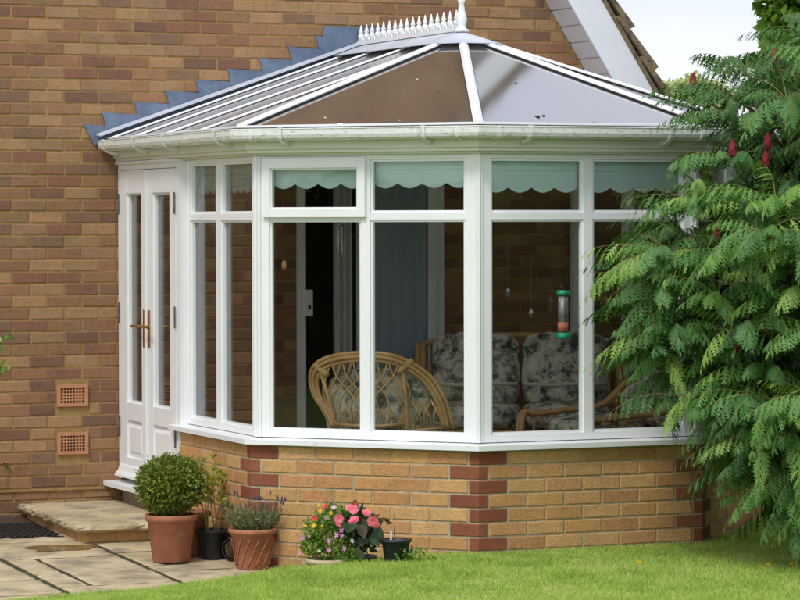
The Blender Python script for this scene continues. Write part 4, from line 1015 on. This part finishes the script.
# lavender in a fluted terracotta pot
c = np.array([-.02, -2.50, patio_z(-2.50)+.002]); lv = thing('potted_lavender', 'grey green lavender in a terracotta pot with slanting ribs', 'potted plant', c)
pot(lv, c, .088, .128, .222, m_terra, rimh=.032)
mb = MB()
for i in range(14):
    a0 = i*6.283/14; q = []
    for t in np.linspace(.04, .86, 8):
        a = a0+t*.75; r = .0895+(.124-.088)*t*.93+.0012; q.append(c+np.array([r*math.cos(a), r*math.sin(a), .19*t+.006]))
    mb.tube(q, .0038, 6)
mb.build('ribs', m_terra, lv, smooth=True)
P = []; D = []; stems = MB(); heads = MB()
for i in range(170):
    a = random.uniform(0, 6.28); r = math.sqrt(random.random()); h = random.uniform(.09, .17)*(1.1-.35*r); lean = .09*r
    b = c+np.array([.075*r*math.cos(a), .075*r*math.sin(a), .20]); t = b+np.array([lean*math.cos(a), lean*math.sin(a), h]); 
    if i % 2 == 0: stems.tube([b, (b+t)/2, t], .0014, 4)
    for k in range(20):
        s = random.uniform(.05, 1.0); P.append(b+(t-b)*s); D.append([math.cos(a)*.6, math.sin(a)*.6, .9])
    if random.random() < .2:
        t2 = t+np.array([lean*.5*math.cos(a), lean*.5*math.sin(a), random.uniform(.03, .07)]); stems.tube([t, t2], .0012, 4); heads.lathe([(.002, 0), (.005, .005), (.006, .012), (.0045, .019), (.0015, .026)], t2-np.array([0, 0, .01]), 6)
stems.build('stems', m_stem, lv); heads.build('flower_heads', m_lavf, lv, kind='stuff')
P = np.array(P); D = np.array(D)+rng.normal(size=P.shape)*.6; V, F = leaves(P, D, rng.uniform(.018, .034, len(P)), .0045); np_mesh('foliage', V, F, m_lav, lv, kind='stuff')
# flowers
def flower(mb, p, n, r, petals=5, layers=1, cup=.25):
    n = unit(np.array(n, float)); a = unit(np.cross(n, [.3, .2, .9])); b = np.cross(n, a)
    for l in range(layers):
        rl = r*(1-.26*l); off = random.uniform(0, 1)
        for i in range(petals):
            t = 2*math.pi*(i+off)/petals; d = a*math.cos(t)+b*math.sin(t); s = np.cross(n, d); w = rl*1.7/petals*(2.5 if layers > 1 else 1.3)
            h = n*rl*(cup+.28*l)
            c_ = [(.0, 0.), (.35, .38), (.68, .52), (.92, .34), (1.0, .0), (.92, -.34), (.68, -.52), (.35, -.38)]
            mb.add([p+d*rl*u_+s*w*v_*1.25+h*u_*(1.25-.45*u_)+n*random.uniform(-.05, .05)*rl for u_, v_ in c_], [tuple(range(8))])
def flowers_at(ob, name, mt, lst, petals=5, layers=1):
    for p, r in lst:
        mb = MB(); flower(mb, p, -fw+np.array([0, 0, .5])+rng.normal(size=3)*.35, r, petals, layers); mb.build(name, mt, ob)
# mixed annuals
DP = 15.93
def fp_(px, py, dd=0.): return at(px, py, DP+dd)
c0 = fp_(327, 566); zc_ = lawn_z(c0[0], c0[1]); c = np.array([c0[0], c0[1], .012])
an = thing('annuals_pot', 'pot of trailing yellow, lilac and red annuals at the lawn edge', 'potted plant', c)
pot(an, c, .085, .11, .15, m_terrab if False else m_slab, rimh=.03)
n = 2600; cen = np.array([fp_(330, 540), fp_(318, 528), fp_(340, 552), fp_(335, 518), fp_(312, 545), fp_(350, 560, -.05)]); rad = np.array([.10, .08, .09, .07, .06, .05])
idx = rng.integers(0, 6, n); d = sphere_dirs(n); P = cen[idx]+d*(rad[idx]*rng.uniform(.3, 1.05, n)**.6)[:, None]; P[:, 2] = np.maximum(P[:, 2], .03)
V, F = leaves(P, unit(d+rng.normal(size=(n, 3))*.8+[0, 0, .2]), rng.uniform(.014, .03, n), rng.uniform(.008, .016, n)); np_mesh('foliage', V, F, m_mid, an, kind='stuff')
stems = MB()
for i in range(46):
    a = random.choice(list(cen)); b = a+rng.normal(size=3)*[.06, .05, .03]+np.array([0, 0, random.uniform(.06, .13)]); stems.tube([a, (a+b)/2+rng.normal(size=3)*.01, b], .0014, 4)
stems.build('stems', m_stem, an)
flowers_at(an, 'flower', m_yel, [(fp_(305, 526, -.1), .013), (fp_(314, 526, -.12), .017), (fp_(320, 511, -.08), .012), (fp_(331, 513, -.1), .012), (fp_(338, 522, -.12), .012), (fp_(319, 505, -.05), .012), (fp_(322, 526, -.1), .009)], 8)
flowers_at(an, 'flower', m_lil, [(fp_(302, 538, -.1), .017), (fp_(299, 545, -.1), .014), (fp_(299, 553, -.1), .014), (fp_(329, 541, -.14), .014), (fp_(329, 550, -.14), .015), (fp_(337, 535, -.13), .016), (fp_(341, 530, -.12), .015), (fp_(344, 549, -.13), .013), (fp_(342, 536, -.12), .012), (fp_(309, 536, -.1), .010)], 5)
flowers_at(an, 'flower', m_whp, [(fp_(352, 541, -.13), .013), (fp_(319, 551, -.13), .011), (fp_(327, 517, -.08), .02), (fp_(334, 508, -.06), .018), (fp_(303, 562, -.1), .012)], 5)
flowers_at(an, 'flower', m_red, [(fp_(326, 507, -.07), .018), (fp_(315, 518, -.08), .016)], 6, 2)
# pink begonia
c0 = fp_(358, 566, .06); c = np.array([c0[0], c0[1], .03]); bg = thing('pink_begonia', 'dark leaved begonia with large double pink flowers against the brick wall', 'potted plant', c)
pot(bg, c, .075, .095, .14, m_plas, rimh=.022)
stems = MB(); lv_ = []
for i in range(9):
    a = i*.75; t = c+np.array([.07*math.cos(a)+.01, .05*math.sin(a), random.uniform(.24, .36)]); stems.tube([c+(0, 0, .12), (c+t)/2+np.array([.02*math.cos(a), 0, .06]), t], [.006, .005, .004], 6)
stems.build('stems', m_stem, bg)
LB = [(346, 516), (352, 517), (362, 518), (370, 526), (366, 532), (360, 523), (352, 522), (374, 524), (356, 536), (346, 519), (362, 540), (358, 548), (372, 533), (350, 530)]
def bigleaf(p, d, L0, W0):
    d = unit(np.array(d, float)); s = unit(np.cross(d, -fw)); nrm = np.cross(s, d); mb = MB(); mb.v.append(tuple(p)); pr = [(.12, .42), (.32, .9), (.55, 1.), (.78, .62)]
    for t, w_ in pr:
        c_ = p+d*L0*t-nrm*L0*.15*t*t; mb.v += [tuple(c_+s*W0*w_*.5+nrm*.006), tuple(c_), tuple(c_-s*W0*w_*.5+nrm*.006)]
    mb.v.append(tuple(p+d*L0-nrm*L0*.15)); mb.f += [(0, 1, 2), (0, 2, 3)]
    for k in range(3): b = 1+3*k; mb.f += [(b, b+3, b+4, b+1), (b+1, b+4, b+5, b+2)]
    mb.f += [(10, 13, 11), (11, 13, 12)]; return mb
for px, py in LB:
    p = fp_(px, py, .02+random.uniform(-.09, .03)); d = np.array([(px-358)*.02, random.uniform(-.6, -.1), random.uniform(-.9, -.1)]); bigleaf(p, d, random.uniform(.07, .105), random.uniform(.045, .065)).build('leaf', m_beg, bg, smooth=True)
n = 160; P = np.array([fp_(*random.choice(LB), .04)+rng.normal(size=3)*.03 for _ in range(n)]); V, F = leaves(P, rng.normal(size=(n, 3))+[0, 0, -.5], .07, .045); np_mesh('foliage', V, F, m_beg, bg, kind='stuff')
flowers_at(bg, 'flower', m_pink, [(fp_(354, 520.5, -.13), .030), (fp_(373, 521, -.12), .033), (fp_(366.5, 513, -.1), .026), (fp_(354, 510, -.1), .026), (fp_(339, 519, -.12), .026), (fp_(376, 525, -.1), .02), (fp_(349, 508, -.08), .02), (fp_(338, 525, -.13), .017)], 7, 4)
flowers_at(bg, 'flower', m_red, [(fp_(355, 504.5, -.08), .014)], 6, 3)
# second black pot with label stick and bare twig
c0 = at(396, 560, 15.9); c = np.array([c0[0], c0[1], lawn_z(c0[0], c0[1])-.005]); bp2 = thing('black_pot', 'black plastic pot with a white label stick against the brick wall', 'pot', c)
pot(bp2, c, .06, .078, .13, m_plas, rimh=.022)
MB().hexa([c+(-.045, -.02, .09), c+(-.035, -.02, .09), c+(-.035, -.017, .09), c+(-.045, -.017, .09)], [c+(-.04, -.02, .17), c+(-.03, -.02, .17), c+(-.03, -.017, .17), c+(-.04, -.017, .17)]).build('plant_label', m_wh, bp2)
MB().tube([c+(-.005, 0, .10), c+(-.01, 0, .18), c+(-.004, 0, .22), c+(-.012, 0, .27)], [.003, .0025, .002, .001], 5).build('twig', m_dry, bp2)
# weeds at the wall foot
wd = thing('weed_tuft', 'small green weeds growing at the foot of the black pot', 'weed', c)
n = 130; P = c+np.array([.07, -.07, .03])+rng.normal(size=(n, 3))*[.05, .03, .025]; P[:, 2] = np.abs(P[:, 2]-c[2])+c[2]; V, F = leaves(P, rng.normal(size=(n, 3))+[0, 0, .8], .03, .012); np_mesh('foliage', V, F, m_mid, wd)
cw = at(291, 562, 15.9); wd = thing('pale_weed', 'pale narrow leaved weed beside the lavender pot', 'weed', (cw[0], cw[1], .02))
D = np.array([[math.cos(a)*.4, math.sin(a)*.3, 1] for a in np.linspace(0, 6, 9)]); P = np.tile(np.array([cw[0], cw[1], .015]), (9, 1)); V, F = leaves(P, D, rng.uniform(.06, .13, 9), .007); np_mesh('foliage', V, F, m_lav, wd)

# ---------------------------------------------------------------- sumac tree
NF = 26
def frond(L0, seed, pairs=10):
    """pinnate drooping leaf along +x, unit scaled by L0; returns verts, tris, count of rachis verts"""
    rs = np.random.default_rng(seed); arch = rs.uniform(.05, .30); droop = rs.uniform(.35, .75); side = rs.uniform(-.12, .12)
    def C_(t): return np.array([t*(1-.12*t), side*t*t, arch*t-droop*t*t])*L0
    V = []; F = []; n = 9
    for i in range(n+1):
        t = i/n; r = .0042*(1-.75*t)
        for k in range(3): a = 2.094*k; V.append(C_(t)+np.array([0, r*math.cos(a), r*math.sin(a)]))
    for i in range(n):
        for k in range(3): a, b = i*3+k, i*3+(k+1) % 3; F += [(a, b, b+3), (a, b+3, a+3)]
    nr = len(F)
    for i in range(pairs*2+1):
        t = .14+.86*(i//2)/pairs; s = 1 if i % 2 else -1
        if i == pairs*2: s = 0; t = 1.
        ll = L0*(.27*math.sin(math.pi*min(1, .22+.72*t))**.8)*rs.uniform(.85, 1.12); p = C_(t); tg = unit(C_(min(1, t+.02))-C_(max(0, t-.02)))
        d = unit(np.array([0, s*1., 0])*rs.uniform(.45, .85)+tg*.55+np.array([0, 0, -rs.uniform(.45, 1.0)])); d2 = unit(d+np.array([0, 0, -.7]))
        wv = unit(np.cross(d, np.array([rs.normal()*.3, rs.normal()*.3, 1.])+tg*.6)); b = len(V); w = ll*.34
        def mid_(q): return p+(d*(1-q)+d2*q)*ll*q
        qs = (0., .25, .5, .75)
        for q in qs: V += [mid_(q)+wv*w*.13*(1.1-q), mid_(q)-wv*w*.13*(1.1-q)]
        V.append(p+d2*ll)
        for k in range(3): a = b+2*k; F += [(a, a+1, a+3), (a, a+3, a+2)]
        F.append((b+6, b+7, b+8))
        for q, wq in ((.10, .75), (.27, 1.15), (.45, 1.0), (.62, .72)):
            for sg in (1, -1):
                e = len(V); V += [mid_(q), mid_(q+.17), mid_(min(.97, q+.23+rs.uniform(-.03, .05)))+wv*sg*w*wq*.55+np.array([0, 0, -.03])*ll]; F.append((e, e+1, e+2))
    return np.array(V), F, nr
class FM: pass
fronds = []
for s in range(10):
    V, F, nr = frond(1.0, 100+s); me = bpy.data.meshes.new('leaf'); me.from_pydata([tuple(v) for v in V], [], F); me.materials.append(m_leafS); me.materials.append(m_rach)
    mi = np.zeros(len(F), dtype=np.int32); mi[:nr] = 1; me.polygons.foreach_set('material_index', mi); me.update(); fronds.append((me, V, np.array(F), nr))
TD = 16.2
tb = at(815, 530, TD); tb = np.array([tb[0], tb[1], lawn_z(tb[0], tb[1])])
tree = thing('sumac_tree', 'cut leaved sumac tree with drooping fronds and red fruit cones beside the conservatory', 'tree', tb)
OUT = [(0, 800), (30, 775), (55, 725), (85, 690), (110, 690), (135, 708), (165, 690), (200, 650), (245, 604), (290, 600), (350, 606), (375, 625), (400, 655), (430, 690), (460, 715), (500, 745), (525, 775)]
def left_at(py): return float(np.interp(py, [o[0] for o in OUT], [o[1] for o in OUT]))
foot = corners
def inside_building(p, mgn=.10):
    if p[2] > 2.5+max(0, .35*(1.6-abs(p[0]-XM))) + .1: return False
    for f in FC:
        if (p[0]-f.P[0])*f.n[0]+(p[1]-f.P[1])*f.n[1] > mgn: return False
    return p[1] < 1
ros = []
tries = 0
while len(ros) < 200 and tries < 60000:
    tries += 1
    py = random.uniform(25, 515); px = random.uniform(610, 1000)  # unseen right side of crown widened to block sky from the angled wall
    lim = left_at(py)+62
    if px < lim: continue
    dz_ = random.uniform(-1, 1); depth = TD+dz_*.95-.1
    if abs(dz_) > .55 and px < lim+40*abs(dz_): continue
    if px > 860 and py < 60: continue
    p = at(px, py, depth)
    if p[2] < .25 or inside_building(p, .18): continue
    if any(np.linalg.norm(p-q) < .19 for q in ros): continue
    ros.append(p)
# some outer rosettes that reach to the left, as the lowest and longest branches do
for px, py, dd in ((668, 252, -.5), (664, 292, -.55), (668, 352, -.45), (676, 330, -.6), (700, 205, -.45), (735, 98, -.2), (748, 75, -.1), (690, 398, -.55), (752, 425, -.6), (770, 460, -.55), (735, 120, -.3), (726, 160, -.45), (765, 440, -.75), (790, 425, -.7), (775, 480, -.6), (800, 470, -.7), (785, 455, -.4), (760, 455, -.3), (800, 500, -.5), (745, 405, -.5), (720, 380, -.6), (770, 400, -.8)):
    ros.append(at(px, py, TD+dd))
top = at(800, 150, TD); trunk = MB()
tp_ = [tb+(0, 0, -.05), tb+np.array([.02, 0, .35]), lerp(tb, top, .35)+np.array([.05, .02, 0]), lerp(tb, top, .65), top]
trunk.tube(tp_, [.075, .06, .05, .035, .015], 10)
def nearest_trunk(p):
    zt_ = max(tb[2]+.25, min(top[2]-.2, p[2]-.35)); t = (zt_-tb[2])/(top[2]-tb[2]); return lerp(tb, top, t)
limbs = MB()
leaf_list = []
cones_px = [(774.7, 57), (768, 142), (766, 160), (732.6, 149.5), (717, 235), (749, 212), (738, 344), (693, 82)]
for p in ros:
    b = nearest_trunk(p); mid = lerp(b, p, .55)+np.array([0, 0, .10]); limbs.tube([b, mid, p], [.018, .013, .007], 5)
    outd = unit(p-lerp(tb, top, .5)); nf = random.randint(9, 12); a0 = random.uniform(0, 6.28)
    for k in range(nf):
        a = a0+k*6.283/nf+random.uniform(-.25, .25); el = random.uniform(-.15, .55); d = np.array([math.cos(a)*math.cos(el), math.sin(a)*math.cos(el), math.sin(el)])+.55*outd*np.array([1, 1, .3])
        d = unit(d); L0 = random.uniform(.32, .52); tipp = p+d*L0*.9-np.array([0, 0, .3*L0])
        if inside_building(tipp, .05) or inside_building(p+d*L0*.5, .05) or tipp[2] < .14: continue
        leaf_list.append((p, d, L0))
trunk.build('trunk', m_bark, tree, smooth=True); limbs.build('branches', m_bark, tree, smooth=True)
def frond_M(p, d, L0):
    x = Vector(d); y = Vector((0, 0, 1)).cross(x).normalized(); z = x.cross(y)
    M = Matrix((x, y, z)).transposed().to_4x4() @ Matrix.Rotation(random.uniform(-.4, .4), 4, 'X'); return Matrix.Translation(Vector(p)) @ M @ Matrix.Diagonal((L0, L0, L0, 1))
def vis_key(e):
    q = e[0]+e[1]*e[2]*.5; dp = (q-CAM)@fw; pxx = 400+F_PX*((q-CAM)@r2)/dp; return dp+(3 if pxx > 815 else 0)
leaf_list.sort(key=vis_key)
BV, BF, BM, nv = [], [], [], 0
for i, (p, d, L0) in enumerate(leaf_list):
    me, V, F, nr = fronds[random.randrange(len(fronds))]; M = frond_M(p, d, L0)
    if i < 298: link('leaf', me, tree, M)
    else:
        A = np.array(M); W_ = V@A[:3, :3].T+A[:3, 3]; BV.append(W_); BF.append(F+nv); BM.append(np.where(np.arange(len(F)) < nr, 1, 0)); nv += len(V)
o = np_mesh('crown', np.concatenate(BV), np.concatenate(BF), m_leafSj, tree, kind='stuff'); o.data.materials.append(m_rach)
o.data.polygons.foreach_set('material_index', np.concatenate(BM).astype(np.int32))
for i, (px, py) in enumerate(cones_px):
    p = at(px, py+8, TD-.62 if i < 7 else TD); mb = MB(); mb.lathe([(.005, 0), (.014, .006), (.018, .014), (.020, .024), (.0205, .034), (.019, .046), (.0175, .056), (.015, .066), (.012, .076), (.008, .085), (.003, .093)], p, 14, wob=lambda a, z, r: .005*math.sin(a*5+z*160)*math.sin(z*310+a*2)+random.uniform(-.002, .002)); mb.build('fruit_cone', m_cone, tree, smooth=True)
    b = nearest_trunk(p); MB().tube([b, lerp(b, p, .6)+np.array([0, 0, .04]), p], [.014, .01, .006], 5).build('fruit_stalk', m_bark, tree, smooth=True)

# broad leaved climber covered tree behind, at the right
vb = at(812, 520, 19.5); vb = np.array([vb[0], vb[1], .1])
vt = thing('vine_covered_tree', 'tree smothered in broad leaved green climber at the right edge', 'tree', vb)
MB().tube([vb+(0, 0, -.1), vb+(.05, 0, 1.5), vb+(.0, .05, 3.2), vb+(0, 0, 4.2)], [.14, .12, .09, .04], 10).build('trunk', m_bark, vt, smooth=True)
cen = np.array([at(815, 25, 19.4), at(800, -20, 19.4), at(830, 110, 19.4), at(825, 200, 19.4), at(815, 300, 19.4), at(815, 400, 19.4), at(800, 480, 19.3), at(850, 60, 19.6), at(870, 250, 19.5), at(780, 430, 19.5), at(850, -40, 19.4)]); rad = np.array([.30, .26, .38, .45, .5, .5, .4, .5, .6, .38, .5])
n = 16000; idx = rng.integers(0, len(cen), n); d = sphere_dirs(n); P = cen[idx]+d*(rad[idx]*rng.uniform(.55, 1.12, n))[:, None]; P[:, 2] = np.maximum(P[:, 2], .12)
V, F = leaves(P, unit(d*.7+rng.normal(size=(n, 3))*.6+[0, 0, -.6]), rng.uniform(.06, .11, n), rng.uniform(.05, .085, n), .15); np_mesh('crown', V, F, m_vine, vt, kind='stuff')
# pale tree far behind
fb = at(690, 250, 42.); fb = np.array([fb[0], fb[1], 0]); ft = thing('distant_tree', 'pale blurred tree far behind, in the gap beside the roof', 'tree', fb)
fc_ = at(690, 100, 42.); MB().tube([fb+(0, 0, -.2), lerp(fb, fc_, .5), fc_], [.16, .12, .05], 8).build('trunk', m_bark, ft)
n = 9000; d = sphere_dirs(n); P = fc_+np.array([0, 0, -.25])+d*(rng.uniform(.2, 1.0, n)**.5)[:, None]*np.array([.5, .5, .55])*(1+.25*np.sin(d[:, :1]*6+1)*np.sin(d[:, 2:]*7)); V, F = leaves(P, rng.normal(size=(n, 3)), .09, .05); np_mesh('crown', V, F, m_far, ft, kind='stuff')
# shrub sprig entering at the left edge
sb = np.array([-1.95, -1.0, patio_z(-1.0)]); sh_ = thing('leafy_shrub', 'green shrub whose leaf tips reach in at the left edge', 'shrub', sb)
st_ = MB(); P = []
for px, py in ((1, 338), (1, 368), (-12, 352), (-14, 325), (-20, 380), (-30, 350)):
    e = at(px, py, 17.6); b = sb+np.array([0, 0, .02]); mid = lerp(b, e, .6)+np.array([-.12, 0, .1]); st_.tube([b, mid, e], [.008, .006, .003], 5)
    for _ in range(16): P.append(e+rng.normal(size=3)*[.022, .03, .022])
for k in range(26):
    a = random.uniform(0, 6.28); rr_ = random.uniform(.1, .55); e = sb+np.array([rr_*math.cos(a)-.18, rr_*math.sin(a)*.8, random.uniform(.5, 1.3)*(1.15-rr_*.7)]); b = sb+np.array([0, 0, .02]); mid = lerp(b, e, .5)+np.array([0, 0, .1]); st_.tube([b, mid, e], [.008, .006, .003], 5)
    for _ in range(60): t = random.uniform(.25, 1.05); P.append(lerp(mid, e, t) + rng.normal(size=3)*.06)
st_.build('stems', m_stem, sh_); P = np.array(P); V, F = leaves(P, rng.normal(size=P.shape)+[.3, 0, -.2], .05, .02); np_mesh('foliage', V, F, m_mid, sh_, kind='stuff')

# hedges added out of view, to darken reflections in and views through the glass
def hedge(label, a, b, h, t):
    a = np.array(a, float); b = np.array(b, float); ob = thing('added_hedge', label, 'hedge', ((a[0]+b[0])/2, (a[1]+b[1])/2, 0), 'added hedges round the garden')
    d = unit(np.append(b-a, 0)); s = np.array([-d[1], d[0], 0]); q = [np.append(a, -.1)-s*t*.42, np.append(b, -.1)-s*t*.42, np.append(b, -.1)+s*t*.42, np.append(a, -.1)+s*t*.42]
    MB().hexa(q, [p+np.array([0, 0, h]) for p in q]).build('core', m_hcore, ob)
    Lh = float(np.linalg.norm(b-a)); n = int(Lh*700); u = rng.uniform(0, 1, n); v = rng.uniform(0, 1, n); sd_ = rng.choice([-1, 1], n)
    hh = h*(1+.12*np.sin(u*Lh*.9)+.08*np.sin(u*Lh*2.3+1)); P = np.append(a, 0)+np.outer(u*Lh, d)+np.outer(sd_*t*.5*(1+.15*np.sin(u*Lh*1.7+v*5)), s); P[:, 2] = v**.9*hh
    tp2 = rng.random(n) < .25; P[tp2] -= np.outer((sd_*t*.5*rng.random(n))[tp2], s); P[tp2, 2] = hh[tp2]
    V, F = leaves(P, rng.normal(size=(n, 3)), .17, .12); np_mesh('foliage', V, F, m_hedge, ob, kind='stuff')
hedge('unseen green hedge added across the far end of the garden for window reflections', (-22, -30), (24, -30), 2.7, 1.2)
hedge('unseen green hedge added along the left side of the garden for window reflections', (-19, -29), (-19, -2), 2.5, 1.2)
hedge('green hedge added beside the house, behind the sumac tree, to block bright sky', (5.4, -3.2), (5.4, 9), 2.1, .9)
hedge('unseen green hedge added along the right side of the garden', (16, -29), (16, -6), 2.5, 1.2)

# ---------------------------------------------------------------- grass
n = 340000
gx_ = rng.uniform(-1.7, 4.2, n); gy_ = rng.uniform(-6.3, -2.0, n)
dd = (gx_-LP0[0])*LN[0]+(gy_-LP0[1])*LN[1]+.05*np.sin(gx_*3.1+1)+.02*np.sin(gx_*9)
bld = np.ones(n, bool)
for f in FC[:4]: bld &= ((gx_-f.P[0])*f.n[0]+(gy_-f.P[1])*f.n[1]) < .004
dens = (gy_ > -5.5) | (gx_ > .4)
k_ = (dd > .015) & ~bld & dens; gx_, gy_, dd = gx_[k_], gy_[k_], dd[k_]; n = len(gx_)
ss = np.clip(dd, 0, 1); gz_ = .012+.125*ss*ss*(3-2*ss)+.012*np.sin(gx_*1.7)*np.sin(gy_*1.3+.4)*ss*ss*(3-2*ss)-.004
patch = .8+.25*np.sin(gx_*2.3+gy_*1.1)*np.sin(gy_*2.9-gx_*.7)
hh = rng.uniform(.018, .042, n)*patch*np.where(dd < .12, 1.25, 1.); th = rng.uniform(0, 6.283, n); ln = rng.uniform(.1, .75, n)*hh; w_ = rng.uniform(.0016, .003, n)
la = rng.uniform(0, 6.283, n); lx, ly = np.cos(la)*ln, np.sin(la)*ln; wx, wy = np.cos(th)*w_, np.sin(th)*w_
B = np.stack([gx_, gy_, gz_], 1); Wv = np.stack([wx, wy, 0*wx], 1); Lv = np.stack([lx, ly, 0*lx], 1); Hv = np.stack([0*hh, 0*hh, hh], 1)
V = np.stack([B-Wv, B+Wv, B+Wv*.8+Lv*.35+Hv*.6, B-Wv*.8+Lv*.35+Hv*.6, B+Lv+Hv], 1).reshape(-1, 3); b = (np.arange(n)*5)[:, None]
F = np.concatenate([b+np.array([0, 1, 2]), b+np.array([0, 2, 3]), b+np.array([3, 2, 4])])
g = np_mesh('grass', V, F, m_grass, kind='stuff'); g['label'] = 'short mown green lawn grass'
# a few fallen leaves on the lawn
fl = [(765, 556), (788, 561), (636, 560)]
for i, (px, py) in enumerate(fl):
    p = at(px, py, 15.6); p[2] = lawn_z(p[0], p[1])+.03; V, F = leaves(np.array([p]), np.array([[1., .3, .05]]), .05, .022)
    tag(np_mesh('fallen_leaf', V, F, m_yel), ('yellow fallen leaf on the grass, left of the pair under the sumac', 'yellow fallen leaf on the grass at the right edge under the sumac', 'yellow fallen leaf on the lawn in front of the brick wall')[i], 'leaf', 'fallen leaves on the lawn')

for o in bpy.data.objects:
    if o.parent is not None and 'category' in o: del o['category']
